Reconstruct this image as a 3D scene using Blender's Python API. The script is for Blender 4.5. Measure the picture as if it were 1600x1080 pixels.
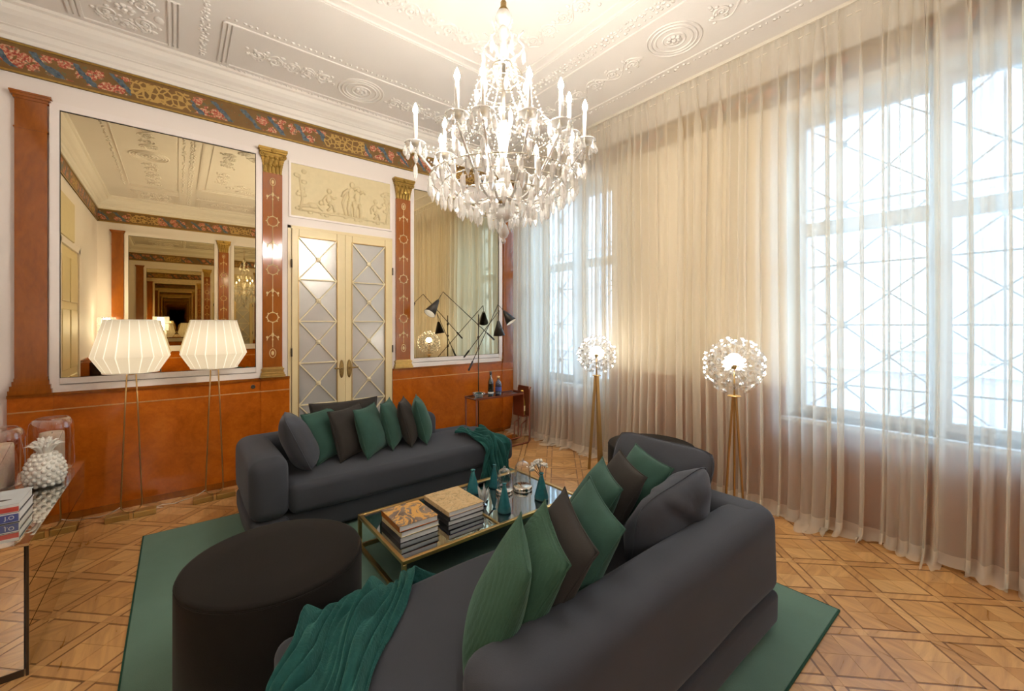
import bpy, bmesh, math, random
from mathutils import Vector, Matrix
R = random.Random(7)
PI = math.pi
sc = bpy.context.scene
for o in list(bpy.data.objects): bpy.data.objects.remove(o)
C = bpy.data.collections.new('room'); sc.collection.children.link(C)

# ------------------------------------------------------------------ camera
cam_d = bpy.data.cameras.new('camera'); cam = bpy.data.objects.new('camera', cam_d); C.objects.link(cam)
YAW = math.radians(51.118)
cam.location = (0, 0, 1.6); cam.rotation_euler = (PI/2, 0, YAW - PI/2)
cam_d.sensor_fit = 'HORIZONTAL'; cam_d.sensor_width = 36; cam_d.lens = 648.75/1600*36
cam_d.shift_y = -(540-506.8)/1600; cam_d.clip_start = 0.02; cam_d.clip_end = 200
sc.camera = cam
# ------------------------------------------------------------------ world and light
w = bpy.data.worlds.new('sky'); sc.world = w; w.use_nodes = True
bg = w.node_tree.nodes['Background']; bg.inputs[0].default_value = (0.50, 0.75, 1.0, 1); bg.inputs[1].default_value = 8.2
vs = sc.view_settings
sc.display_settings.display_device = 'sRGB'
vs.view_transform = 'Standard'; vs.look = 'None'; vs.gamma = 1; vs.use_curve_mapping = False; vs.exposure = 0.92
cy = sc.cycles
cy.use_denoising = True; cy.max_bounces = 12; cy.diffuse_bounces = 5; cy.glossy_bounces = 10; cy.transmission_bounces = 6
cy.transparent_max_bounces = 24; cy.sample_clamp_indirect = 4.0; cy.blur_glossy = 0.6; cy.use_light_tree = True
cy.caustics_reflective = False; cy.caustics_refractive = False
BULB = 620.0        # chandelier bulb emission
SHADE_W = 1.8      # bulb inside each fabric shade (W)
def window_portal(name, y0, y1, z0, z1, x):
    l = bpy.data.lights.new(name, 'AREA'); l.shape = 'RECTANGLE'; l.size = abs(y1-y0); l.size_y = z1-z0; l.cycles.is_portal = True
    o = bpy.data.objects.new(name, l); C.objects.link(o); o.location = (x, (y0+y1)/2, (z0+z1)/2); o.rotation_euler = (PI/2, 0, PI/2)
# room constants
YA = 4.955; XL = -1.18; XR = 4.18; YB = -1.15; ZC = 4.04
WIN = [(3.22, 4.72), (-0.52, 1.33)]; WZ = (0.80, 3.45)
for i, (a, b) in enumerate(WIN): window_portal('window_daylight', a, b, WZ[0], WZ[1], XR+0.42)

# ------------------------------------------------------------------ helpers: materials
def lin(r, g, b):
    f = lambda c: (c/255/12.92) if c/255 <= 0.04045 else ((c/255+0.055)/1.055)**2.4
    return (f(r), f(g), f(b), 1)
class NT:
    def __init__(s, name):
        s.m = bpy.data.materials.new(name); s.m.use_nodes = True; s.t = s.m.node_tree; s.n = s.t.nodes; s.n.clear()
        s.out = s.n.new('ShaderNodeOutputMaterial')
    def add(s, typ, ins=None, **kw):
        nd = s.n.new(typ)
        for k, v in kw.items(): setattr(nd, k, v)
        for k, v in (ins or {}).items(): s.set(nd.inputs[k], v)
        return nd
    def set(s, sock, v):
        if isinstance(v, bpy.types.NodeSocket): s.t.links.new(v, sock)
        elif isinstance(v, bpy.types.Node): s.t.links.new(v.outputs[0], sock)
        else: sock.default_value = v
    def math(s, op, a, b=0.0, c=None):
        nd = s.add('ShaderNodeMath', operation=op); s.set(nd.inputs[0], a); s.set(nd.inputs[1], b)
        if c is not None: s.set(nd.inputs[2], c)
        return nd.outputs[0]
    def mix(s, f, a, b):
        nd = s.add('ShaderNodeMix', data_type='RGBA'); s.set(nd.inputs[0], f); s.set(nd.inputs[6], a); s.set(nd.inputs[7], b); return nd.outputs[2]
    def ramp(s, f, stops):
        nd = s.add('ShaderNodeValToRGB'); s.set(nd.inputs[0], f); cr = nd.color_ramp
        while len(cr.elements) < len(stops): cr.elements.new(0.5)
        for e, (p, c) in zip(cr.elements, stops): e.position = p; e.color = c
        return nd.outputs[0]
    def coord(s, kind='Object'): return s.add('ShaderNodeTexCoord').outputs[kind]
    def pos(s): return s.add('ShaderNodeNewGeometry').outputs['Position']
    def noise(s, vec, scale, detail=3.0, rough=0.5, dist=0.0):
        nd = s.add('ShaderNodeTexNoise', {'Scale': scale, 'Detail': detail, 'Roughness': rough, 'Distortion': dist}); s.set(nd.inputs['Vector'], vec); return nd.outputs[0]
    def mapv(s, vec, scale=(1, 1, 1), rot=(0, 0, 0)):
        nd = s.add('ShaderNodeMapping'); s.set(nd.inputs[0], vec); nd.inputs['Scale'].default_value = scale; nd.inputs['Rotation'].default_value = rot; return nd.outputs[0]
    def bump(s, h, strength=0.3, dist=0.01):
        return s.add('ShaderNodeBump', {'Height': h, 'Strength': strength, 'Distance': dist}).outputs[0]
    def bsdf(s, col, rough=0.5, metal=0.0, normal=None, spec=0.5, **kw):
        nd = s.add('ShaderNodeBsdfPrincipled'); s.set(nd.inputs['Base Color'], col); s.set(nd.inputs['Roughness'], rough); s.set(nd.inputs['Metallic'], metal)
        nd.inputs['Specular IOR Level'].default_value = spec
        if normal is not None: s.set(nd.inputs['Normal'], normal)
        for k, v in kw.items(): s.set(nd.inputs[k.replace('_', ' ')], v)
        return nd.outputs[0]
    def end(s, sh): s.t.links.new(sh, s.out.inputs[0]); return s.m
M = {}
def simple(name, col, rough=0.5, metal=0.0, spec=0.5, var=0.08, scale=8.0, bump=0.0, bscale=60.0, **kw):
    t = NT(name); p = t.coord()
    n = t.noise(p, scale, 4)
    dark = tuple(c*(1-var) for c in col[:3])+(1,); lite = tuple(min(1, c*(1+var)) for c in col[:3])+(1,)
    cc = t.mix(n, dark, lite)
    nm = t.bump(t.noise(p, bscale, 3), bump, 0.004) if bump else None
    M[name] = t.end(t.bsdf(cc, rough, metal, nm, spec, **kw)); return M[name]
def emis(name, col, s):
    t = NT(name); e = t.add('ShaderNodeEmission', {'Color': col, 'Strength': s}); M[name] = t.end(e.outputs[0]); return M[name]
simple('wall_paint', (0.80, 0.74, 0.70, 1), 0.55, var=0.03, scale=2, bump=0.05)
simple('wall_cream', (0.80, 0.71, 0.55, 1), 0.6, var=0.03)
simple('white_trim', (0.82, 0.76, 0.73, 1), 0.4, var=0.02, bump=0.03)
simple('plaster', (0.80, 0.77, 0.735, 1), 0.75, var=0.03, scale=3, bump=0.12, bscale=40)
simple('cornice', (0.82, 0.79, 0.74, 1), 0.5, var=0.02, scale=3)
simple('dark_gap', (0.03, 0.025, 0.02, 1), 0.8)
simple('cream', (0.74, 0.62, 0.36, 1), 0.35, var=0.05)
simple('cream_relief', (0.66, 0.56, 0.34, 1), 0.55, var=0.08, scale=20, bump=0.15)
simple('lattice', (0.74, 0.66, 0.45, 1), 0.35, var=0.04)
simple('gold', (0.58, 0.40, 0.14, 1), 0.32, 1.0, var=0.25, scale=30, bump=0.2)
simple('gilt_carving', (0.42, 0.27, 0.07, 1), 0.38, 0.85, var=0.4, scale=40, bump=0.6, bscale=70)
simple('inlay_gold', (0.66, 0.50, 0.24, 1), 0.35, 0.4, var=0.1)
simple('brass', (0.62, 0.42, 0.17, 1), 0.3, 1.0, var=0.1)
simple('brass_dull', (0.50, 0.33, 0.13, 1), 0.45, 0.9, var=0.15)
simple('antique_brass', (0.30, 0.20, 0.07, 1), 0.4, 0.8, var=0.4, scale=60, bump=0.8, bscale=120)
simple('black_metal', (0.018, 0.017, 0.016, 1), 0.3, 0.0, var=0.1)
simple('dark_bronze', (0.06, 0.045, 0.03, 1), 0.35, 0.7, var=0.15)
simple('rust_metal', (0.17, 0.045, 0.02, 1), 0.4, 0.3, var=0.2)
simple('black_lacquer', (0.012, 0.011, 0.011, 1), 0.15, var=0.1)
simple('paper', (0.90, 0.90, 0.88, 1), 0.8, var=0.06, scale=300)
simple('book_black', (0.02, 0.02, 0.025, 1), 0.5)
simple('book_red', (0.55, 0.06, 0.04, 1), 0.4)
simple('book_blue', (0.06, 0.08, 0.28, 1), 0.4)
simple('book_white', (0.75, 0.76, 0.76, 1), 0.45)
simple('book_pale', (0.55, 0.62, 0.66, 1), 0.35, var=0.2, scale=6)
simple('wax', (0.80, 0.76, 0.66, 1), 0.5, var=0.06, scale=30, bump=0.3, Subsurface_Weight=0.2)
simple('ceramic', (0.78, 0.77, 0.72, 1), 0.22, var=0.04)
simple('cable', (0.75, 0.70, 0.6, 1), 0.4)
simple('socket_white', (0.8, 0.78, 0.72, 1), 0.4)
simple('stone_out', (0.30, 0.25, 0.245, 1), 0.9, var=0.08, scale=1)
simple('stone_trim', (0.36, 0.35, 0.35, 1), 0.9, var=0.05)
simple('ground_out', (0.32, 0.31, 0.30, 1), 0.9, var=0.1)
simple('window_paint', (0.74, 0.75, 0.76, 1), 0.4, var=0.02)
simple('grille', (0.50, 0.51, 0.53, 1), 0.5, 0.2, var=0.1)
simple('lamp_rod', (0.42, 0.26, 0.10, 1), 0.35, 0.8, var=0.1)
simple('lamp_block', (0.42, 0.27, 0.08, 1), 0.4, 0.6, var=0.15)
simple('rosette', (0.74, 0.66, 0.45, 1), 0.35)
simple('flower_white', (0.8, 0.78, 0.74, 1), 0.7, var=0.08, scale=60)
simple('cone_inner', (0.8, 0.78, 0.72, 1), 0.4)

def wood(name, c1, c2, c3, rough=0.18, grain=(1, 1, 1), coat=0.4):
    t = NT(name); p = t.pos(); v = t.mapv(p, grain)
    n1 = t.noise(v, 3.0, 6, 0.62, 1.6); n2 = t.noise(v, 26.0, 5, 0.6, 0.8); n3 = t.noise(p, 90, 2)
    f = t.math('ADD', t.math('MULTIPLY', n1, 0.62), t.math('MULTIPLY', n2, 0.38))
    col = t.ramp(f, [(0.30, c1), (0.5, c2), (0.70, c3)])
    nm = t.bump(n3, 0.03, 0.002)
    M[name] = t.end(t.bsdf(col, rough, 0, nm, 0.5, Coat_Weight=coat, Coat_Roughness=0.08)); return M[name]
wood('burl', (0.29, 0.064, 0.004, 1), (0.42, 0.100, 0.006, 1), (0.53, 0.145, 0.010, 1))
wood('mahogany', (0.18, 0.048, 0.004, 1), (0.26, 0.072, 0.006, 1), (0.33, 0.10, 0.010, 1), 0.14, (1, 1, 0.35))
wood('red_panel', (0.22, 0.062, 0.009, 1), (0.30, 0.086, 0.012, 1), (0.36, 0.11, 0.018, 1), 0.10, (1, 1, 0.3), 0.45)
def parquet(name, a, b, c):
    t = NT(name); g = t.add('ShaderNodeNewGeometry'); oi = t.add('ShaderNodeObjectInfo')
    rnd = t.math('FRACT', t.math('ADD', g.outputs['Random Per Island'], oi.outputs['Random']))
    p = g.outputs['Position']; r1 = t.mapv(p, (22, 2.5, 1), (0, 0, PI/4)); r2 = t.mapv(p, (2.5, 22, 1), (0, 0, PI/4))
    sel = t.math('GREATER_THAN', t.math('FRACT', t.math('MULTIPLY', rnd, 7.31)), 0.5)
    mx = t.add('ShaderNodeMix', data_type='VECTOR'); t.set(mx.inputs[0], sel); t.set(mx.inputs[4], r1); t.set(mx.inputs[5], r2)
    n = t.noise(mx.outputs[1], 1.0, 6, 0.6, 0.6)
    base = t.ramp(rnd, [(0.0, a), (0.5, b), (1.0, c)])
    dk = t.add('ShaderNodeMix', data_type='RGBA', blend_type='MULTIPLY'); t.set(dk.inputs[0], 0.75); t.set(dk.inputs[6], base); t.set(dk.inputs[7], t.ramp(n, [(0.28, (0.55, 0.5, 0.45, 1)), (0.6, (1, 1, 1, 1))]))
    rg = t.math('MULTIPLY_ADD', n, 0.16, 0.22)
    M[name] = t.end(t.bsdf(dk.outputs[2], rg, 0, t.bump(n, 0.05, 0.002), 0.45))
parquet('oak_block', (0.50, 0.255, 0.082, 1), (0.60, 0.325, 0.115, 1), (0.68, 0.40, 0.16, 1))
parquet('oak_strip', (0.50, 0.26, 0.09, 1), (0.58, 0.31, 0.11, 1), (0.66, 0.38, 0.15, 1))
parquet('dark_inlay', (0.20, 0.085, 0.024, 1), (0.25, 0.11, 0.032, 1), (0.29, 0.13, 0.04, 1))

def fabric(name, col, var=0.25, scale=5, weave=260, sheen=0.4, rough=0.9, ribs=0, bstr=0.25, sheen_tint=None):
    t = NT(name); p = t.coord()
    n = t.noise(p, scale, 4, 0.6); nw = t.noise(p, weave, 2)
    dark = tuple(c*(1-var) for c in col[:3])+(1,); lite = tuple(c*(1+var) for c in col[:3])+(1,)
    cc = t.mix(n, dark, lite)
    h = nw
    if ribs:
        wv = t.add('ShaderNodeTexWave', {'Scale': ribs, 'Distortion': 2.5, 'Detail': 2.0, 'Detail Scale': 1.5}, bands_direction='Y'); t.set(wv.inputs['Vector'], p)
        h = t.math('ADD', t.math('MULTIPLY', nw, 0.4), wv.outputs['Fac'])
    nm = t.bump(h, bstr, 0.004)
    b = t.bsdf(cc, rough, 0, nm, 0.2, Sheen_Weight=sheen, Sheen_Roughness=0.4)
    nd = b.node; nd.inputs['Sheen Tint'].default_value = sheen_tint or tuple(min(1, c*5+0.1) for c in col[:3])+(1,)
    M[name] = t.end(b); return M[name]
fabric('sofa_grey', lin(62, 65, 72), 0.12, 3, 420, 0.35)
fabric('cushion_grey', lin(66, 69, 76), 0.18, 6, 420, 0.4)
fabric('cushion_dark', lin(50, 47, 45), 0.2, 8, 300, 0.4)
fabric('velvet_green', lin(50, 80, 71), 0.38, 7, 300, 0.55, ribs=0, sheen_tint=(0.28, 0.42, 0.38, 1))
fabric('velvet_ribbed', lin(50, 78, 62), 0.4, 6, 300, 0.4, ribs=34, bstr=0.35, sheen_tint=(0.25, 0.42, 0.34, 1))
fabric('velvet_black', lin(25, 22, 20), 0.25, 3, 300, 0.35)
fabric('throw_teal', lin(28, 75, 72), 0.5, 14, 90, 0.5, ribs=0, bstr=0.8, sheen_tint=(0.15, 0.42, 0.38, 1))
fabric('rug_green', lin(100, 130, 118), 0.22, 2.2, 420, 0.3, bstr=0.6, sheen_tint=(0.3, 0.42, 0.36, 1))
fabric('rug_edge', lin(30, 66, 54), 0.1)

def mirror(name, tint, rough=0.0, bump=0.0):
    t = NT(name); p = t.pos(); n = t.noise(p, 1.5, 3)
    c = t.mix(n, tuple(x*0.96 for x in tint[:3])+(1,), tint)
    g = t.add('ShaderNodeBsdfAnisotropic', {'Color': c, 'Roughness': rough}); M[name] = t.end(g.outputs[0])
mirror('mirror_aged', (0.66, 0.57, 0.38, 1), 0.0)
mirror('mirror_clear', (0.86, 0.83, 0.76, 1), 0.015)
mirror('mirror_smoke', (0.42, 0.45, 0.48, 1), 0.02)
mirror('chrome', (0.82, 0.78, 0.72, 1), 0.05)
def glassy(name, tint, gl, rough=0.03, diff=0.0, dcol=(1, 1, 1, 1), emi=None):
    # thin clear glass: fresnel-weighted reflection over a tinted see-through body
    t = NT(name)
    lw = t.add('ShaderNodeLayerWeight', {'Blend': 0.35})
    f = t.math('MINIMUM', t.math('ADD', t.math('MULTIPLY', lw.outputs['Facing'], 0.8), gl), 1.0)
    tr = t.add('ShaderNodeBsdfTransparent', {'Color': tint}); g = t.add('ShaderNodeBsdfAnisotropic', {'Color': (0.95, 0.95, 0.95, 1), 'Roughness': rough})
    m1 = t.add('ShaderNodeMixShader'); t.set(m1.inputs[0], f); t.t.links.new(tr.outputs[0], m1.inputs[1]); t.t.links.new(g.outputs[0], m1.inputs[2])
    sh = m1.outputs[0]
    if diff:
        d = t.add('ShaderNodeBsdfDiffuse', {'Color': dcol}); m2 = t.add('ShaderNodeMixShader'); m2.inputs[0].default_value = diff
        t.t.links.new(sh, m2.inputs[1]); t.t.links.new(d.outputs[0], m2.inputs[2]); sh = m2.outputs[0]
    M[name] = t.end(sh)
glassy('crystal', (0.96, 0.96, 0.95, 1), 0.20, 0.10, 0.27, (0.92, 0.91, 0.89, 1))
simple('chandelier_silver', (0.62, 0.58, 0.50, 1), 0.3, 1.0, var=0.15)
glassy('petal_glass', (0.95, 0.95, 0.95, 1), 0.10, 0.04, 0.02)
glassy('clear_glass', (0.97, 0.97, 0.97, 1), 0.04, 0.01)
glassy('rose_glass', (0.90, 0.80, 0.76, 1), 0.06, 0.02)
glassy('window_glass', (0.97, 0.99, 1.0, 1), 0.02, 0.0)
glassy('blue_glass', (0.14, 0.17, 0.40, 1), 0.08, 0.03, 0.2, (0.05, 0.06, 0.2, 1))
glassy('green_glass', (0.05, 0.08, 0.03, 1), 0.08, 0.03, 0.3, (0.015, 0.02, 0.01, 1))
t = NT('frosted'); p = t.pos(); n = t.noise(p, 3, 3)
M['frosted'] = t.end(t.bsdf(t.mix(n, (0.52, 0.51, 0.50, 1), (0.60, 0.59, 0.57, 1)), 0.24, 0.35, None, 0.5))
t = NT('teal_glass'); M['teal_glass'] = t.end(t.bsdf(t.mix(t.noise(t.coord(), 30), (0.015, 0.115, 0.14, 1), (0.03, 0.19, 0.22, 1)), 0.25, 0, None, 0.5, Coat_Weight=0.3))
t = NT('gold_foil'); M['gold_foil'] = t.end(t.bsdf(t.mix(t.noise(t.coord(), 30), (0.55, 0.33, 0.05, 1), (0.8, 0.6, 0.15, 1)), 0.25, 0.7))

def sheer(name):
    t = NT(name); lw = t.add('ShaderNodeLayerWeight', {'Blend': 0.5})
    p = t.coord(); z = t.add('ShaderNodeSeparateXYZ', {0: p}).outputs[2]
    wv = t.noise(t.mapv(p, (900, 900, 900)), 1, 1)
    op = t.math('ADD', t.math('MULTIPLY', t.math('POWER', lw.outputs['Facing'], 1.3), 0.32), 0.60)
    op = t.math('ADD', op, t.math('MULTIPLY', t.math('SUBTRACT', wv, 0.5), 0.10))
    hem = t.math('LESS_THAN', z, 0.10); op = t.math('MINIMUM', t.math('ADD', op, t.math('MULTIPLY', hem, 0.30)), 0.95)
    tr = t.add('ShaderNodeBsdfTransparent', {'Color': (1, 1, 1, 1)})
    d = t.add('ShaderNodeBsdfDiffuse', {'Color': (0.88, 0.82, 0.71, 1)}); tl = t.add('ShaderNodeBsdfTranslucent', {'Color': (0.88, 0.85, 0.78, 1)})
    m1 = t.add('ShaderNodeMixShader'); m1.inputs[0].default_value = 0.70; t.t.links.new(d.outputs[0], m1.inputs[1]); t.t.links.new(tl.outputs[0], m1.inputs[2])
    m2 = t.add('ShaderNodeMixShader'); t.set(m2.inputs[0], op); t.t.links.new(tr.outputs[0], m2.inputs[1]); t.t.links.new(m1.outputs[0], m2.inputs[2])
    M[name] = t.end(m2.outputs[0])
sheer('sheer')
t = NT('shade_fabric'); d = t.add('ShaderNodeBsdfDiffuse', {'Color': (0.74, 0.70, 0.60, 1)}); tl = t.add('ShaderNodeBsdfTranslucent', {'Color': (0.72, 0.66, 0.54, 1)})
mm = t.add('ShaderNodeMixShader'); mm.inputs[0].default_value = 0.5; t.t.links.new(d.outputs[0], mm.inputs[1]); t.t.links.new(tl.outputs[0], mm.inputs[2]); M['shade_fabric'] = t.end(mm.outputs[0])
t = NT('shade_seam'); d = t.add('ShaderNodeBsdfDiffuse', {'Color': (0.93, 0.91, 0.86, 1)}); tl = t.add('ShaderNodeBsdfTranslucent', {'Color': (0.95, 0.93, 0.88, 1)})
mm = t.add('ShaderNodeMixShader'); mm.inputs[0].default_value = 0.7; t.t.links.new(d.outputs[0], mm.inputs[1]); t.t.links.new(tl.outputs[0], mm.inputs[2]); M['shade_seam'] = t.end(mm.outputs[0])
emis('bulb', (1.0, 0.91, 0.79, 1), BULB)
emis('dandelion_core', (1.0, 0.90, 0.74, 1), 95)
emis('crystal_lamp_core', (1.0, 0.92, 0.80, 1), 110)
emis('cone_glow', (1.0, 0.9, 0.72, 1), 1.2)

def frieze_mat():
    t = NT('frieze_paint'); p = t.pos(); s = t.add('ShaderNodeSeparateXYZ', {0: p})
    x = t.math('ADD', s.outputs[0], s.outputs[1]); z = t.math('SUBTRACT', s.outputs[2], 3.68)
    comb = t.add('ShaderNodeCombineXYZ', {0: x, 1: z, 2: 0.0}).outputs[0]
    wn_ = t.noise(comb, 7, 3, 0.6); x = t.math('ADD', x, t.math('MULTIPLY', t.math('SUBTRACT', wn_, 0.5), 0.16))
    em = t.math('ABSOLUTE', t.math('SUBTRACT', t.math('FRACT', t.math('ADD', t.math('DIVIDE', t.math('SUBTRACT', x, 1.5+4.95), 1.62), 0.5)), 0.5))
    emask = t.math('LESS_THAN', em, 0.13)
    env = t.math('GREATER_THAN', 0.078, t.math('ABSOLUTE', z))
    n = t.noise(comb, 34, 4, 0.65); n2 = t.noise(comb, 12, 3); n3 = t.noise(comb, 60, 3)
    bgc = t.mix(n2, (0.13, 0.065, 0.014, 1), (0.23, 0.125, 0.032, 1))
    vor = t.add('ShaderNodeTexVoronoi', {'Scale': 12.0, 'Randomness': 1.0}); t.set(vor.inputs['Vector'], comb)
    fl = t.math('LESS_THAN', t.math('ADD', vor.outputs[0], t.math('MULTIPLY', n, 0.6)), 0.80)
    flc = t.ramp(n3, [(0.30, (0.22, 0.03, 0.02, 1)), (0.45, (0.42, 0.08, 0.045, 1)), (0.56, (0.55, 0.28, 0.16, 1)), (0.68, (0.62, 0.52, 0.34, 1))])
    c1 = t.mix(t.math('MULTIPLY', fl, env), bgc, flc)
    gl = t.math('GREATER_THAN', t.noise(comb, 24, 3), 0.6); c1 = t.mix(t.math('MULTIPLY', gl, t.math('MULTIPLY', env, 0.7)), c1, (0.10, 0.12, 0.06, 1))
    rb = t.math('ABSOLUTE', t.math('SUBTRACT', t.math('FRACT', t.math('ADD', t.math('DIVIDE', x, 0.235), t.math('MULTIPLY', z, 3.6))), 0.5))
    rib = t.math('MULTIPLY', t.math('LESS_THAN', t.math('ADD', rb, t.math('MULTIPLY', n2, 0.08)), 0.15), env)
    ribc = t.ramp(n, [(0.35, (0.035, 0.06, 0.095, 1)), (0.65, (0.12, 0.17, 0.20, 1))])
    c2 = t.mix(rib, c1, ribc)
    gv = t.add('ShaderNodeTexVoronoi', {'Scale': 20.0, 'Randomness': 0.9}, feature='DISTANCE_TO_EDGE'); t.set(gv.inputs['Vector'], comb)
    gold = t.math('MULTIPLY', t.math('LESS_THAN', gv.outputs[0], 0.11), env)
    gc = t.mix(t.math('MULTIPLY', gold, t.math('GREATER_THAN', n, 0.38)), bgc, (0.46, 0.29, 0.08, 1))
    c3 = t.mix(emask, c2, gc)
    M['frieze_paint'] = t.end(t.bsdf(c3, 0.5, 0, t.bump(n, 0.15, 0.003)))
frieze_mat()
def cover_art(name, cols, scale, seed=0.0, rough=0.35, width=0.12):
    t = NT(name); p = t.coord(); v = t.mapv(p, (1, 1, 1)); n = t.noise(v, scale, 4, 0.6, 1.8); nn = t.noise(v, scale*3, 3)
    base = t.ramp(nn, [(0.3, cols[0]), (0.5, cols[1]), (0.7, cols[2])])
    ln = t.math('LESS_THAN', t.math('ABSOLUTE', t.math('SUBTRACT', n, 0.5+seed)), width*0.25)
    M[name] = t.end(t.bsdf(t.mix(ln, base, cols[3]), rough))
cover_art('cover_swirl', [(0.10, 0.06, 0.05, 1), (0.22, 0.17, 0.15, 1), (0.32, 0.24, 0.19, 1), (0.75, 0.42, 0.12, 1)], 5, width=0.16)
cover_art('cover_tan', [(0.62, 0.42, 0.20, 1), (0.68, 0.49, 0.26, 1), (0.72, 0.55, 0.32, 1), (0.38, 0.27, 0.13, 1)], 9, width=0.05)

# ------------------------------------------------------------------ helpers: meshes
class MB:
    def __init__(s): s.v = []; s.f = []
    def quad(s, a, b, c, d): i = len(s.v); s.v += [a, b, c, d]; s.f.append((i, i+1, i+2, i+3)); return s
    def poly(s, pts): i = len(s.v); s.v += pts; s.f.append(tuple(range(i, i+len(pts)))); return s
    def box(s, x0, x1, y0, y1, z0, z1):
        i = len(s.v); s.v += [(x, y, z) for z in (z0, z1) for y in (y0, y1) for x in (x0, x1)]
        s.f += [(i, i+2, i+3, i+1), (i+4, i+5, i+7, i+6), (i, i+1, i+5, i+4), (i+2, i+6, i+7, i+3), (i, i+4, i+6, i+2), (i+1, i+3, i+7, i+5)]; return s
    def bar(s, a, b, wd, th, up=(0, 0, 1)):
        a = Vector(a); b = Vector(b); d = (b-a).normalized(); u = Vector(up); sd = d.cross(u)
        if sd.length < 1e-5: sd = d.cross(Vector((1, 0, 0)))
        sd.normalize(); u = sd.cross(d).normalized(); i = len(s.v)
        for p in (a, b):
            for q, r in ((-1, -1), (1, -1), (1, 1), (-1, 1)): s.v.append(tuple(p+sd*(q*wd/2)+u*(r*th/2)))
        s.f += [(i, i+1, i+2, i+3), (i+7, i+6, i+5, i+4)]+[(i+k, i+4+k, i+4+(k+1) % 4, i+(k+1) % 4) for k in range(4)]; return s
    def tube(s, pts, r, n=8, closed=False, cap=True):
        P = [Vector(p) for p in pts]; m = len(P); i0 = len(s.v); prev = None
        for k in range(m):
            if closed: d = P[(k+1) % m]-P[k-1]
            else: d = P[min(k+1, m-1)]-P[max(k-1, 0)]
            d.normalize()
            if prev is None:
                u = d.cross(Vector((0, 0, 1)))
                if u.length < 1e-3: u = d.cross(Vector((1, 0, 0)))
            else: u = prev-d*prev.dot(d)
            u.normalize(); prev = u; v = d.cross(u); rr = r[k] if isinstance(r, (list, tuple)) else r
            for j in range(n): a = 2*PI*j/n; s.v.append(tuple(P[k]+u*(math.cos(a)*rr)+v*(math.sin(a)*rr)))
        for k in range(m if closed else m-1):
            for j in range(n): a = i0+k*n+j; b = i0+k*n+(j+1) % n; c = i0+((k+1) % m)*n+(j+1) % n; d = i0+((k+1) % m)*n+j; s.f.append((a, b, c, d))
        if cap and not closed: s.f.append(tuple(i0+j for j in range(n))[::-1]); s.f.append(tuple(i0+(m-1)*n+j for j in range(n)))
        return s
    def lathe(s, prof, n=16, c=(0, 0, 0), cap=True, a0=0.0):
        i0 = len(s.v); m = len(prof)
        for r, z in prof:
            for j in range(n): a = 2*PI*j/n+a0; s.v.append((c[0]+r*math.cos(a), c[1]+r*math.sin(a), c[2]+z))
        for k in range(m-1):
            for j in range(n): s.f.append((i0+k*n+j, i0+k*n+(j+1) % n, i0+(k+1)*n+(j+1) % n, i0+(k+1)*n+j))
        if cap: s.f.append(tuple(i0+j for j in range(n))[::-1]); s.f.append(tuple(i0+(m-1)*n+j for j in range(n)))
        return s
    def ell(s, c, r, n=8, m=5):
        return s.lathe([(max(1e-4, math.cos(-PI/2+PI*k/m)), math.sin(-PI/2+PI*k/m)) for k in range(m+1)], n, cap=False) if False else s._ell(c, r, n, m)
    def _ell(s, c, r, n, m):
        i0 = len(s.v)
        for k in range(m+1):
            a = -PI/2+PI*k/m; cr = max(1e-3, math.cos(a))
            for j in range(n): b = 2*PI*j/n; s.v.append((c[0]+r[0]*cr*math.cos(b), c[1]+r[1]*cr*math.sin(b), c[2]+r[2]*math.sin(a)))
        for k in range(m):
            for j in range(n): s.f.append((i0+k*n+j, i0+k*n+(j+1) % n, i0+(k+1)*n+(j+1) % n, i0+(k+1)*n+j))
        return s
    def grid(s, fn, nu, nv):
        i0 = len(s.v)
        for a in range(nu+1):
            for b in range(nv+1): s.v.append(tuple(fn(a/nu, b/nv)))
        for a in range(nu):
            for b in range(nv): i = i0+a*(nv+1)+b; s.f.append((i, i+nv+1, i+nv+2, i+1))
        return s
    def mesh(s, name, mat, smooth=False):
        me = bpy.data.meshes.new(name); me.from_pydata([tuple(v) for v in s.v], [], s.f); me.update()
        if mat: me.materials.append(M[mat])
        if smooth: me.polygons.foreach_set('use_smooth', [True]*len(me.polygons))
        return me
    def obj(s, name, mat, parent=None, smooth=False, loc=(0, 0, 0)): return link(name, s.mesh(name, mat, smooth), parent, loc)
def link(name, me, parent=None, loc=(0, 0, 0), rot=(0, 0, 0)):
    o = bpy.data.objects.new(name, me); C.objects.link(o); o.parent = parent; o.location = loc; o.rotation_euler = rot; return o
def rbox(x0, x1, y0, y1, z0, z1, b, seg, name, mat, parent=None, fn=None, smooth=True, sub=0):
    bm = bmesh.new(); bmesh.ops.create_cube(bm, size=1)
    for v in bm.verts: v.co = Vector((x0+(v.co.x+.5)*(x1-x0), y0+(v.co.y+.5)*(y1-y0), z0+(v.co.z+.5)*(z1-z0)))
    bmesh.ops.bevel(bm, geom=bm.edges[:], offset=b, segments=seg, affect='EDGES', profile=0.5)
    if sub: bmesh.ops.subdivide_edges(bm, edges=[e for e in bm.edges if e.calc_length() > 0.12], cuts=sub, use_grid_fill=True)
    if fn:
        for v in bm.verts: v.co = fn(v.co)
    me = bpy.data.meshes.new(name); bm.to_mesh(me); bm.free()
    if mat: me.materials.append(M[mat])
    if smooth: me.polygons.foreach_set('use_smooth', [True]*len(me.polygons))
    return link(name, me, parent)
def tag(o, label, cat=None, group=None, kind=None):
    o['label'] = label
    if cat: o['category'] = cat
    if group: o['group'] = group
    if kind: o['kind'] = kind
    return o
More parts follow.
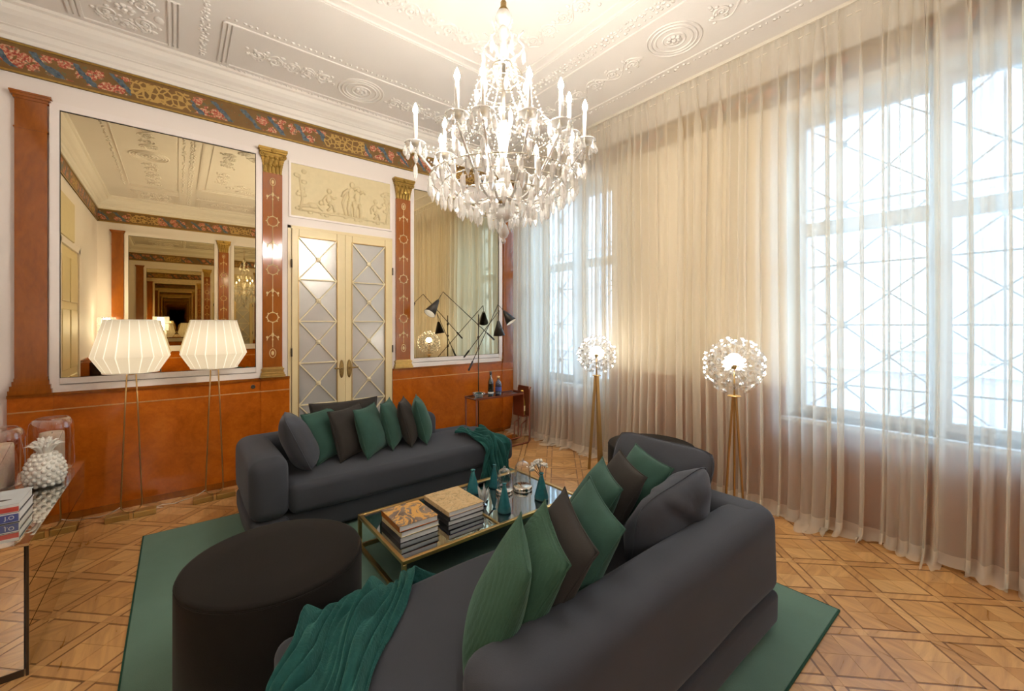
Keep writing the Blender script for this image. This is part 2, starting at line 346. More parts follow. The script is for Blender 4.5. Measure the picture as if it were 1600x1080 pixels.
def thing(name, label, cat, loc=(0, 0, 0), rz=0, group=None, kind=None):
    o = bpy.data.objects.new(name, None); C.objects.link(o); o.location = loc; o.rotation_euler = (0, 0, rz); o.empty_display_size = .1
    return tag(o, label, cat, group, kind)
def struct(o, label, cat): return tag(o, label, cat, None, 'structure')
def copy_tree(o, parent=None):
    c = o.copy(); C.objects.link(c); c.parent = parent
    for ch in o.children: copy_tree(ch, c)
    return c

# ================================================================== ROOM SHELL
fl = MB().box(XL-.1, XR+.1, YB-.1, YA+.1, -.12, -.004).obj('floor', 'dark_inlay'); struct(fl, 'oak parquet floor laid diagonally in square panels with dark inlay lines', 'floor')
P = 0.3315; S0 = 2.337; T0 = -1.903; q2 = math.sqrt(.5)
def st2xy(s, t_): return ((s-t_)*q2, (s+t_)*q2)
F_ = (math.cos(YAW), math.sin(YAW)); R_ = (math.sin(YAW), -math.cos(YAW))
RUG = (-0.202, 2.872, 0.652, 4.163)
def vis(x, y):
    D = x*F_[0]+y*F_[1]
    if D < .3 or (RUG[0]+.05 < x < RUG[1]-.05 and RUG[2]+.05 < y < RUG[3]-.05): return 0
    u = 800+648.75*(x*R_[0]+y*R_[1])/D; v = 506.8+1.6*648.75/D
    if not (-60 < u < 1660 and v < 1130): return .001/D
    if x < -.55 and y > 2.8: return .002/D
    return 1/D**3
blocks = []; strips = []; inl = MB(); bl_rest = MB(); st_rest = MB()
def rotbox(mb, s, t_, hs, ht, z0, z1):
    i = len(mb.v)
    for z in (z0, z1):
        for a, b in ((-1, -1), (1, -1), (1, 1), (-1, 1)): x, y = st2xy(s+a*hs, t_+b*ht); mb.v.append((x, y, z))
    mb.f += [(i+4, i+5, i+6, i+7)]+[(i+k, i+(k+1) % 4, i+4+(k+1) % 4, i+4+k) for k in range(4)]
inside = lambda x, y, m=.02: XL-m < x < XR+m and YB-m < y < YA+m
for i in range(-14, 20):
    for j in range(-14, 20):
        s = S0+i*P; t_ = T0+j*P
        x, y = st2xy(s, t_)
        if inside(x, y): rotbox(st_rest, s, t_, .0245, .0245, -.01, 0)
        for (a, b, hs, ht) in ((P/2, 0, P/2-.0255, .0245), (0, P/2, .0245, P/2-.0255)):
            x, y = st2xy(s+a, t_+b)
            if inside(x, y): strips.append((vis(x, y), s+a, t_+b, hs > ht))
        for d in (-1, 1):
            x, y = st2xy(s+P/2, t_+d*.0295)
            if inside(x, y): rotbox(inl, s+P/2, t_+d*.0295, P/2-.026, .0042, -.01, -.0008)
            x, y = st2xy(s+d*.0295, t_+P/2)
            if inside(x, y): rotbox(inl, s+d*.0295, t_+P/2, .0042, P/2-.026, -.01, -.0008)
        h = (P/2-.0345)/2
        for a in (-1, 1):
            for b in (-1, 1):
                x, y = st2xy(s+P/2+a*h, t_+P/2+b*h)
                if inside(x, y): blocks.append((vis(x, y), s+P/2+a*h, t_+P/2+b*h))
blocks.sort(reverse=True); strips.sort(reverse=True)
h = (P/2-.0345)/2
bmB = MB(); rotbox(bmB, 0, 0, h-.0007, h-.0007, -.01, 0); meB = bmB.mesh('parquet_block', 'oak_block')
bmS = MB(); rotbox(bmS, 0, 0, P/2-.0255, .0245, -.01, 0); meS1 = bmS.mesh('parquet_strip', 'oak_strip')
bmS = MB(); rotbox(bmS, 0, 0, .0245, P/2-.0255, -.01, 0); meS2 = bmS.mesh('parquet_strip', 'oak_strip')
for k, (v, s, t_) in enumerate(blocks):
    if k < 300: x, y = st2xy(s, t_); link('parquet_block', meB, fl, (x, y, 0))
    else: rotbox(bl_rest, s, t_, h-.0007, h-.0007, -.01, 0)
for k, (v, s, t_, al) in enumerate(strips):
    if k < 300: x, y = st2xy(s, t_); link('parquet_strip', meS1 if al else meS2, fl, (x, y, 0))
    else: rotbox(st_rest, s, t_, P/2-.0255 if al else .0245, .0245 if al else P/2-.0255, -.01, 0)
for mb, nm, mt in ((bl_rest, 'parquet_blocks_far', 'oak_block'), (st_rest, 'parquet_strips_far', 'oak_strip'), (inl, 'parquet_inlay', 'dark_inlay')):
    o = mb.obj(nm, mt, fl); o['kind'] = 'stuff'

# walls
wa = MB().box(XL-.25, XR+.35, YA, YA+.25, -.12, ZC+.2).obj('wall_left', 'wall_paint'); struct(wa, 'white panelled wall with the mirrors and glazed double door', 'wall')
wl = MB().box(XL-.25, XL, YB-.25, YA, -.12, ZC+.2).obj('wall_side', 'wall_paint'); struct(wl, 'white wall behind the mirrored sideboard', 'wall')
wb = MB().box(XL-.25, XR+.35, YB-.25, YB, -.12, ZC+.2).obj('wall_rear', 'wall_paint'); struct(wb, 'white wall behind the camera, seen only in the mirror', 'wall')
mb = MB(); ys = [YB, WIN[1][0], WIN[1][1], WIN[0][0], WIN[0][1], YA]
for a, b in ((0, 1), (2, 3), (4, 5)): mb.box(XR, XR+.35, ys[a], ys[b], -.12, ZC+.2)
for a, b in WIN: mb.box(XR, XR+.35, a, b, -.12, WZ[0]); mb.box(XR, XR+.35, a, b, WZ[1], ZC+.2)
wr = mb.obj('wall_right', 'wall_cream'); struct(wr, 'white window wall behind the sheer curtains', 'wall')
ce = MB().box(XL-.25, XR+.35, YB-.25, YA+.25, ZC, ZC+.2).obj('ceiling', 'plaster'); struct(ce, 'white stucco ceiling with moulded panels and scroll reliefs', 'ceiling')
# cornice profile around the room (offset from wall, z)
prof = [(0, 3.80), (.030, 3.80), (.034, 3.83), (.05, 3.845), (.055, 3.888), (.072, 3.893), (.072, 3.900)]
prof2 = [(.060, 3.900), (.060, 3.910)]
prof3 = [(.085, 3.910), (.10, 3.925), (.13, 3.945), (.155, 3.975), (.165, 4.01), (.19, 4.018), (.195, ZC)]
def ring(pr, name, mat):
    mb = MB(); i0 = 0
    for d, z in pr: mb.v += [(XL+d, YB+d, z), (XR-d, YB+d, z), (XR-d, YA-d, z), (XL+d, YA-d, z)]
    for k in range(len(pr)-1):
        for j in range(4): a = k*4+j; b = k*4+(j+1) % 4; mb.f.append((a, a+4, b+4, b) if True else None)
    return mb.obj(name, mat)
c1 = ring(prof+prof3[:1], 'trim_1', 'cornice'); struct(c1, 'white stepped cornice moulding under the ceiling', 'cornice')
ring(prof3, 'upper_moulding', 'cornice').parent = c1
ring([(.0585, 3.898), (.0585, 3.913)], 'shadow_gap', 'dark_gap').parent = c1
# frieze on all walls
for nm, b, lab in (('trim_2', (XL, XR, YA-.012, YA, 3.56, 3.80), 'painted floral frieze with red flowers and blue ribbons above the mirrors'),
                   ('trim_3', (XL, XR, YB, YB+.012, 3.56, 3.80), 'painted floral frieze on the wall behind the camera'),
                   ('trim_4', (XL, XL+.012, YB, YA, 3.56, 3.80), 'painted floral frieze above the mirrored sideboard'),
                   ('trim_5', (XR-.012, XR, YB, YA, 3.56, 3.80), 'painted floral frieze behind the top of the sheer curtains')):
    o = MB().box(*b).obj(nm, 'frieze_paint'); struct(o, lab, 'frieze')
    x0, x1, y0, y1 = b[:4]
    mb = MB()
    for z in (3.56, 3.785): mb.box(x0-.004 if nm != 'trim_4' else x0, x1+.004, y0-.006, y1+.006, z, z+.015)
    mb.obj('frieze_fillet', 'gilt_carving', o)

# ceiling stucco
def frame_lines(name, x0, x1, y0, y1, w_, h_, parent):
    mb = MB()
    for (a, b) in (((x0, y0), (x1, y0)), ((x1, y0), (x1, y1)), ((x1, y1), (x0, y1)), ((x0, y1), (x0, y0))):
        mb.bar((a[0], a[1], ZC-h_/2), (b[0], b[1], ZC-h_/2), w_, h_); mb.bar((a[0], a[1], ZC-h_*.8), (b[0], b[1], ZC-h_*.8), w_*.4, h_)
    return mb.obj(name, 'plaster', parent)
def ridges(x0, x1, y0, y1, axis, parent):
    for k in range(3):
        mb = MB()
        if axis == 'x': a = ((x0+k*.033, y0, ZC-.006), (x0+k*.033, y1, ZC-.006))
        else: a = ((x0, y0+k*.033, ZC-.006), (x1, y0+k*.033, ZC-.006))
        mb.bar(*a, .02, .014); mb.obj('stucco_ridge', 'plaster', parent)
def scroll(mb, x, y, r, a0, sgn, turns=1.6, th=.009):
    pts = []
    for k in range(26):
        f = k/25; rr = r*(1-.85*f); a = a0+sgn*2*PI*turns*f; pts.append((x+rr*math.cos(a), y+rr*math.sin(a), ZC-.004))
    mb.tube(pts, [th*(1-.4*k/25) for k in range(26)], 6)
    for k in range(0, 20, 4):
        p_ = pts[k]; a = a0+sgn*2*PI*turns*k/25; mb._ell((p_[0]+.022*math.cos(a), p_[1]+.022*math.sin(a), ZC-.003), (.018, .018, .010), 6, 4)
    mb._ell((x, y, ZC-.004), (.016, .016, .014), 8, 4)
def flower(mb, x, y, r):
    for k in range(7): a = 2*PI*k/7; mb._ell((x+r*.62*math.cos(a), y+r*.62*math.sin(a), ZC-.003), (r*.34, r*.34, .014), 6, 4)
    mb._ell((x, y, ZC-.005), (r*.3, r*.3, .02), 8, 4)
def vine(mb, x0, y0, x1, y1, n, amp, seed):
    rr = random.Random(seed); d = Vector((x1-x0, y1-y0)); L = d.length; d /= L; nn = Vector((-d.y, d.x)); pts = []
    for k in range(n*8+1):
        f = k/(n*8); p_ = Vector((x0, y0))+d*(L*f)+nn*(amp*math.sin(f*n*PI)); pts.append((p_.x, p_.y, ZC-.003))
    mb.tube(pts, .007, 6)
    for k in range(n):
        f = (k+.5)/n; p_ = Vector((x0, y0))+d*(L*f)+nn*(amp*math.sin(f*n*PI)*-.15); scroll(mb, p_.x, p_.y, amp*.75, rr.random()*6, 1 if k % 2 else -1)
        for _ in range(4): mb._ell((p_.x+rr.uniform(-1, 1)*amp*1.3, p_.y+rr.uniform(-1, 1)*amp*1.3, ZC-.002), (.028*rr.uniform(.5, 1), .018, .010), 6, 4)
def beads(mb, x0, y0, x1, y1, step, r, seed):
    rr = random.Random(seed); L = math.hypot(x1-x0, y1-y0); n = int(L/step)
    for k in range(n): f = (k+.5)/n; mb._ell((x0+(x1-x0)*f+rr.uniform(-1, 1)*.012, y0+(y1-y0)*f+rr.uniform(-1, 1)*.012, ZC-.001), (r*rr.uniform(.6, 1.2), r*rr.uniform(.6, 1.2), .008), 6, 3)
X0c, X1c, X2c, X3c = -.65, .02, 2.98, 3.65; Y0c, Y1c, Y2c, Y3c = -.90, -.25, 4.05, 4.70
for a, (x0, x1) in enumerate(((X0c, X1c), (X2c, X3c))):
    for b, (y0, y1) in enumerate(((Y0c, Y1c), (Y2c, Y3c))):
        pn = thing('stucco_panel', 'square corner stucco panel', 'x', kind='structure'); pn.parent = ce; del pn['category']; del pn['label']
        frame_lines('panel_frame', x0, x1, y0, y1, .012, .008, pn); ridges(x0, 0, y0, y1, 'x', pn); ridges(x1-.066, 0, y0, y1, 'x', pn)
        mb = MB(); cx_, cy_ = (x0+x1)/2, (y0+y1)/2; flower(mb, cx_, cy_, .07)
        for k in range(4): scroll(mb, cx_+.15*math.cos(k*PI/2+.8), cy_+.17*math.sin(k*PI/2+.8), .075, k*1.5, 1 if k % 2 else -1); mb._ell((cx_+.2*math.cos(k*PI/2), cy_+.22*math.sin(k*PI/2), ZC), (.035, .05, .012), 8, 4)
        vine(mb, x0+.16, cy_-.2, x1-.16, cy_-.2, 3, .045, a*7+b); vine(mb, x0+.16, cy_+.2, x1-.16, cy_+.2, 3, .045, a*5+b+3)
        mb.obj('scroll_relief', 'plaster', pn, True)
def medallion(mb, x, y):
    for r in (.09, .15, .185, .22):
        mb.tube([(x+r*math.cos(2*PI*k/48), y+r*math.sin(2*PI*k/48), ZC-.002) for k in range(48)], .009, 6, closed=True)
    flower(mb, x, y, .07)
def long_panel(x0, x1, y0, y1, axis, seed):
    pn = bpy.data.objects.new('stucco_panel', None); C.objects.link(pn); pn.parent = ce
    frame_lines('panel_frame', x0, x1, y0, y1, .012, .008, pn)
    cx_, cy_ = (x0+x1)/2, (y0+y1)/2
    if axis == 'x': ridges(x0, 0, y0, y1, 'x', pn); ridges(x1-.066, 0, y0, y1, 'x', pn)
    else: ridges(x0, x1, y0, 0, 'y', pn); ridges(x0, x1, y1-.066, 0, 'y', pn)
    mb = MB(); medallion(mb, cx_, cy_); mb.obj('ring_medallion', 'plaster', pn, True)
    mb = MB()
    if axis == 'x':
        vine(mb, x0+.2, cy_, cx_-.3, cy_, 5, .085, seed); vine(mb, x1-.2, cy_, cx_+.3, cy_, 5, .085, seed)
    else:
        vine(mb, cx_, y0+.2, cx_, cy_-.3, 6, .085, seed); vine(mb, cx_, y1-.2, cx_, cy_+.3, 6, .085, seed)
    mb.obj('scroll_relief', 'plaster', pn, True)
    mb = MB()
    for d in (-.06, .06):
        if axis == 'x': beads(mb, x0, (y0 if d < 0 else y1)+d, x1, (y0 if d < 0 else y1)+d, .05, .017, seed+2)
        else: beads(mb, (x0 if d < 0 else x1)+d, y0, (x0 if d < 0 else x1)+d, y1, .05, .017, seed+3)
    mb.obj('bead_line', 'plaster', pn, True)
long_panel(.30, 2.70, Y2c, Y3c, 'x', 11); long_panel(.30, 2.70, Y0c, Y1c, 'x', 12)
long_panel(X0c, X1c, .05, 3.75, 'y', 13); long_panel(X2c, X3c, .05, 3.75, 'y', 14)
pn = bpy.data.objects.new('centre_field', None); C.objects.link(pn); pn.parent = ce
frame_lines('panel_frame', .30, 2.70, .47, 3.33, .045, .016, pn); frame_lines('panel_frame', .40, 2.60, .57, 3.23, .014, .009, pn)
mb = MB()
for sx in (-1, 1):
    for sy in (-1, 1):
        cx_, cy_ = 1.5+sx*.75, 1.9+sy*.95; flower(mb, cx_, cy_, .09); vine(mb, cx_-sx*.08, cy_+sy*.15, cx_-sx*.75, cy_+sy*.15, 4, .075, 5); vine(mb, cx_+sx*.15, cy_-sy*.1, cx_+sx*.15, cy_-sy*.8, 4, .075, 6); scroll(mb, cx_-sx*.15, cy_-sy*.15, .1, 0, sx)
mb.tube([(1.5+.42*math.cos(2*PI*k/64), 1.94+.42*math.sin(2*PI*k/64), ZC-.002) for k in range(64)], .014, 6, closed=True)
for k in range(12): a = 2*PI*k/12; mb._ell((1.5+.27*math.cos(a), 1.94+.27*math.sin(a), ZC), (.06, .06, .02), 8, 4)
mb.obj('scroll_relief', 'plaster', pn, True)
for x in (.16, 2.84):
    mb = MB(); beads(mb, x, Y0c, x, Y3c, .035, .016, 21); beads(mb, x+.03, Y0c, x+.03, Y3c, .05, .02, 22); mb.obj('bead_line', 'plaster', ce, True)

# wall mouldings on the mirror wall
def front_bars(mb, x0, x1, z0, z1, wd, y0, y1):
    mb.box(x0, x1, y0, y1, z1-wd, z1); mb.box(x0, x1, y0, y1, z0, z0+wd); mb.box(x0, x0+wd, y0, y1, z0+wd, z1-wd); mb.box(x1-wd, x1, y0, y1, z0+wd, z1-wd); return mb
def wall_mirror(x0, x1, z0, z1, label, y=YA, s=-1, glass='mirror_aged'):
    t_ = thing('wall_mirror', label, 'mirror', ((x0+x1)/2, y, z0-.115)); dx = (x0+x1)/2; dz = z0-.115
    ya, yb = sorted((0, s*.022)); front_bars(MB(), x0-.055-dx, x1+.055-dx, z0-.11-dz, z1+.055-dz, .055, ya, yb).obj('frame', 'white_trim', t_)
    ya, yb = sorted((0, s*.012)); mb = MB(); front_bars(mb, x0-.006-dx, x1+.006-dx, z0-.055-dz, z1+.006-dz, .006, ya, yb); mb.box(x0-dx, x1-dx, ya, yb, z0-.055-dz, z0-dz); mb.obj('inner_moulding', 'white_trim', t_)
    yy = s*.004; mb = MB(); pts = [(x0-dx, yy, z0-dz), (x1-dx, yy, z0-dz), (x1-dx, yy, z1-dz), (x0-dx, yy, z1-dz)]
    MB().box(x0-dx, x1-dx, min(0, yy), max(0, yy), z0-dz, z1-dz).obj('mirror_glass', glass, t_)
    mb = MB(); front_bars(mb, x0-dx, x1-dx, z0-dz, z1-dz, .004, min(yy, yy*2), max(yy, yy*2)); mb.obj('dark_edge', 'dark_gap', t_); return t_
wall_mirror(-.745, .626, 1.16, 3.342, 'tall wall mirror behind the two white pleated lamps')
wall_mirror(2.364, 3.733, 1.16, 3.342, 'tall wall mirror beside the curtains, behind the black-coned lamp')
wall_mirror(-.745, .626, 1.16, 3.342, 'wall mirror behind the camera, seen reflected left of the chandelier', YB, 1)
wall_mirror(.98, 2.02, 1.16, 3.342, 'wall mirror behind the camera that reflects the chandelier', YB, 1)

# wainscot
def wains(x0, x1, name, lab, y, s, proud=0.0, seams=()):
    o = thing(name, lab, 'wainscot', kind='structure')
    d = lambda a, b: sorted((y+s*a, y+s*b))
    MB().box(x0, x1, *d(0, .022+proud), 0, .905).obj('lower_panel', 'burl', o)
    MB().box(x0, x1, *d(0, .020+proud), .915, 1.025).obj('upper_band', 'burl', o)
    MB().box(x0, x1, *d(0, .024+proud), .905, .915).obj('inlay_line', 'oak_strip', o)
    mb = MB().box(x0, x1, *d(0, .034+proud), 1.025, 1.05); mb.obj('ledge', 'mahogany', o)
    MB().box(x0, x1, *d(0, .030+proud), 0, .055).obj('skirting', 'mahogany', o)
    return o
wains(-.775, .668, 'trim_6', 'burl wood wainscot below the mirror behind the white lamps', YA, -1)
wains(.668, .930, 'trim_7', 'burl wood pedestal left of the double door', YA, -1, .012)
wains(2.078, 2.335, 'trim_8', 'burl wood pedestal right of the double door', YA, -1, .012)
wains(2.335, 3.785, 'trim_9', 'burl wood wainscot behind the metal drinks trolley', YA, -1)
wains(3.785, 4.02, 'trim_10', 'burl wood pedestal in the corner by the curtains', YA, -1, .012)
wains(-1.02, -.775, 'trim_11', 'burl wood pedestal in the corner behind the sideboard', YA, -1, .012)
wains(XL, XR, 'trim_12', 'burl wood wainscot on the wall behind the camera', YB, 1)
for (y0, y1, nm, lab) in ((YB, YA, 'trim_13', 'wood wainscot behind the mirrored sideboard'),):
    o = thing(nm, lab, 'wainscot', kind='structure'); MB().box(XL, XL+.022, y0, y1, 0, 1.025).obj('lower_panel', 'burl', o); MB().box(XL, XL+.034, y0, y1, 1.025, 1.05).obj('ledge', 'mahogany', o)
for k, (y0, y1) in enumerate(((WIN[0][1], YA), (WIN[1][1], WIN[0][0]), (YB, WIN[1][0]))):
    o = thing('trim_%d' % (14+k), ('wood wainscot behind the curtain in the far corner', 'wood wainscot between the two windows behind the curtain', 'wood wainscot behind the curtain near the camera')[k], 'wainscot', kind='structure')
    MB().box(XR-.022, XR, y0, y1, 0, 1.025).obj('lower_panel', 'mahogany', o); MB().box(XR-.034, XR, y0, y1, 1.025, 1.05).obj('ledge', 'mahogany', o)
for k, (y0, y1) in enumerate(WIN):
    o = thing('trim_%d' % (17+k), ('wood panel under the far window', 'wood panel under the near window')[k], 'wainscot', kind='structure')
    MB().box(XR-.022, XR, y0, y1, 0, .74).obj('lower_panel', 'mahogany', o); MB().box(XR-.06, XR+.30, y0-.03, y1+.03, .765, .80).obj('window_sill', 'window_paint', o)

# pilasters
def plain_pilaster(x0, x1, label, y=YA, s=-1):
    cx_ = (x0+x1)/2; hw = (x1-x0)/2; o = thing('pilaster', label, 'pilaster', (cx_, y, 1.05)); z = lambda v: v-1.05
    d = lambda a: (min(0, s*a), max(0, s*a))
    MB().box(-hw, hw, *d(.035), z(1.18), z(3.36)).obj('shaft', 'mahogany', o)
    mb = MB()
    for k, (e, z0, z1) in enumerate(((.030, 1.05, 1.085), (.022, 1.085, 1.12), (.012, 1.12, 1.155), (.004, 1.155, 1.18))): mb.box(-hw-e, hw+e, *d(.035+e), z(z0), z(z1))
    mb.obj('base', 'mahogany', o)
    mb = MB()
    for e, z0, z1 in ((.008, 3.36, 3.38), (.020, 3.38, 3.40), (.026, 3.40, 3.415)): mb.box(-hw-e, hw+e, *d(.035+e), z(z0), z(z1))
    mb.obj('capital', 'mahogany', o)
    MB().box(-hw-.006, hw+.006, *d(.041), z(3.13), z(3.142)).obj('neck_ring', 'mahogany', o); return o
def inlay_pilaster(x0, x1, label, y=YA, s=-1):
    cx_ = (x0+x1)/2; hw = (x1-x0)/2; o = thing('pilaster', label, 'pilaster', (cx_, y, 1.05)); z = lambda v: v-1.05
    d = lambda a: (min(0, s*a), max(0, s*a)); f = s*.0335
    MB().box(-hw, hw, *d(.033), z(1.155), z(3.17)).obj('shaft', 'red_panel', o)
    mb = MB()
    for e, z0, z1 in ((.026, 1.05, 1.075), (.018, 1.075, 1.10), (.010, 1.10, 1.125), (.016, 1.125, 1.14), (.004, 1.14, 1.155)): mb.box(-hw-e, hw+e, *d(.033+e), z(z0), z(z1))
    mb.obj('base', 'gold', o)
    # carved capital: flared bell, abacus, two tiers of leaves, corner volutes
    mb = MB(); n = 8
    for k in range(n):
        a0 = k/n; a1 = (k+1)/n; e0 = .03*a0**2; e1 = .03*a1**2; mb.box(-hw-e1+.004, hw+e1-.004, *d(.030+e1), z(3.17+a0*.20), z(3.17+a1*.20))
    mb.box(-hw-.034, hw+.034, *d(.075), z(3.372), z(3.392)); mb.box(-hw-.042, hw+.042, *d(.083), z(3.392), z(3.416))
    for tier, (zz, hh, cnt) in enumerate(((3.17, .09, 5), (3.235, .10, 4))):
        for k in range(cnt):
            xx = -hw+(k+.5)*2*hw/cnt; mb._ell((xx, s*(.034+.008*tier), z(zz+hh*.45)), (hw/cnt*.85, .016, hh*.5), 8, 6); mb._ell((xx, s*(.05+.012*tier), z(zz+hh*.92)), (hw/cnt*.75, .014, .014), 8, 5)
    for q in (-1, 1):
        pts = []
        for k in range(22): ff = k/21; rr = .028*(1-.8*ff); a = PI/2+q*-2*PI*1.4*ff; pts.append((q*(hw+.006)+rr*math.cos(a), s*.062, z(3.345)+rr*math.sin(a)))
        mb.tube(pts, .007, 6)
    mb._ell((0, s*.08, z(3.39)), (.022, .014, .022), 8, 5)
    mb.obj('capital', 'gilt_carving', o, False)
    tube = lambda pts, r=.0035, closed=False, nm='inlay_line': MB().tube(pts, r, 6, closed).obj(nm, 'inlay_gold', o)
    zr = (2.669, 2.167, 1.672); zp = 3.06
    for zz in zr:
        tube([(.05*math.cos(2*PI*k/28), f, z(zz)+.05*math.sin(2*PI*k/28)) for k in range(28)], .005, True, 'inlay_ring')
        mb = MB()
        for k in range(8): a = 2*PI*k/8; mb._ell((.058*math.cos(a), f, z(zz)+.058*math.sin(a)), (.007, .004, .007), 6, 4)
        mb.obj('inlay_beads', 'inlay_gold', o)['kind'] = 'stuff'
        tube([(0, f, z(zp)), (0, f, z(zz+.055))]); zp = zz-.055
    tube([(0, f, z(zp)), (0, f, z(1.36))])
    for zz in (2.92, 2.42, 1.92, 1.46):
        mb = MB()
        for q in (-1, 1):
            pts = [(q*.052*math.sin(k/10*PI*.55), f, z(zz)+.03*math.cos(k/10*PI*.9)) for k in range(11)]; mb.tube(pts, .004, 6); mb._ell((q*.05, f, z(zz+.005)), (.010, .004, .014), 6, 4)
        mb._ell((0, f, z(zz+.03)), (.012, .004, .024), 8, 5); mb._ell((0, f, z(zz-.02)), (.008, .004, .012), 8, 5); mb.obj('inlay_palmette', 'inlay_gold', o)
    for zz, rr in ((3.08, .03), (1.30, .035)):
        mb = MB(); mb.tube([(rr*.8*math.cos(2*PI*k/20), f, z(zz)+rr*1.3*math.sin(2*PI*k/20)) for k in range(20)], .004, 6, True); mb._ell((0, f, z(zz)), (rr*.4, .004, rr*.7), 8, 5); mb.obj('inlay_pendant', 'inlay_gold', o)
    return o
plain_pilaster(-.982, -.81, 'plain red-brown pilaster at the far left, beside the white-lamp mirror')
plain_pilaster(3.81, 3.99, 'plain red-brown pilaster in the corner beside the curtains')
inlay_pilaster(.684, .862, 'gilded pilaster with ring inlays left of the double door')
inlay_pilaster(2.122, 2.311, 'gilded pilaster with ring inlays right of the double door')
plain_pilaster(-.982, -.81, 'plain pilaster behind the camera, seen in the left mirror', YB, 1)
inlay_pilaster(.70, .88, 'ring-inlaid pilaster behind the camera, seen in the left mirror', YB, 1)

# double door
dr = thing('door_1', 'cream double door with lattice glazing between two gilded pilasters', 'door', (0, 0, 0), kind='structure')
mb = MB(); yf = YA-.018
mb.box(.918, .948, yf, YA, 0, 2.66); mb.box(2.066, 2.096-.02, yf, YA, 0, 2.66); mb.box(.918, 2.076, yf, YA, 2.63, 2.66); mb.obj('door_casing', 'cream', dr)
CELL = .454
def leaf(x0, x1, g0, g1, hx, sgn):
    lf = bpy.data.objects.new('door_leaf', None); C.objects.link(lf); lf.parent = dr; lf.location = (x0, YA, 0); ox = x0
    ya, yb = -.040, -.004; zt = 2.54; zb = zt-5*CELL
    for nm, b in (('stile', (x0, g0, 0, 2.627)), ('stile', (g1, x1, 0, 2.627)), ('rail', (g0, g1, zt, 2.627)), ('rail', (g0, g1, 0, zb))):
        rbox(b[0]-ox+.0008, b[1]-ox-.0008, ya, yb, b[2]+.002, b[3], .004, 1, nm, 'cream', lf, smooth=False)
    mb = MB(); front_bars(mb, g0-ox-.008, g1-ox+.008, zb-.008, zt+.008, .008, ya-.006, yb); mb.obj('glazing_bead', 'brass_dull', lf)
    rr = random.Random(int(g0*100))
    for c_ in range(5):
        z1 = zt-c_*CELL; z0 = z1-CELL; xm = (g0+g1)/2-ox; zm = (z0+z1)/2; a, b = g0-ox, g1-ox
        for tri in (((a, z0), (b, z0)), ((b, z0), (b, z1)), ((b, z1), (a, z1)), ((a, z1), (a, z0))):
            apex = rr.uniform(-.006, .010); o1 = rr.uniform(-.004, .004); o2 = rr.uniform(-.004, .004); y = -.020
            (p0, q0), (p1, q1) = tri
            MB().poly([(p0, y+o1, q0), (p1, y+o2, q1), (xm, y-apex, zm)]).poly([(p1, y+.004, q1), (p0, y+.004, q0), (xm, y+.004, zm)]).obj('pane', 'frosted', lf)
        for (p0, q0, p1, q1) in ((a, z0, b, z1), (a, z1, b, z0)):
            MB().bar((p0, -.034, q0), (p1, -.034, q1), .012, .012, (0, 1, 0)).obj('lattice_bar', 'lattice', lf)
        if c_ < 4: MB().bar((a, -.034, z0), (b, -.034, z0), .013, .013, (0, 1, 0)).obj('lattice_bar', 'lattice', lf)
        mb = MB(); prof_ = [(.026, 0), (.026, .004), (.020, .009), (.012, .010), (.010, .014), (.001, .016)]
        mb.lathe(prof_, 14); mb.v = [(xm+v[0], -.038-v[2], zm+v[1]) for v in mb.v]; mb.obj('rosette', 'rosette', lf)
    hd = MB(); n = 20
    for k in range(n): pass
    hd.lathe([(.0, 0), (.026, 0), (.026, .006), (.018, .010), (.0, .011)], 20, cap=False); hd.v = [(hx-ox+v[0], ya-v[2], 1.09+v[1]*4.0) for v in hd.v]; hp = hd.obj('handle_plate', 'antique_brass', lf, True)
    mb = MB().tube([(hx-ox, ya-.008, 1.10), (hx-ox, ya-.045, 1.10), (hx-ox+sgn*.02, ya-.05, 1.10), (hx-ox+sgn*.09, ya-.05, 1.105)], .008, 8); mb.obj('lever', 'antique_brass', lf, True)
    for zz in (2.25, 1.30, .35):
        MB().lathe([(.007, -.045), (.009, -.04), (.009, .04), (.007, .045)], 8, ((0 if sgn < 0 else x1-ox)+(-.004 if sgn < 0 else .004), ya-.006, zz)).obj('hinge', 'dark_bronze', lf)
leaf(.951, 1.503, 1.02, 1.411, 1.462, -1); leaf(1.503, 2.064, 1.582, 1.974, 1.546, 1)
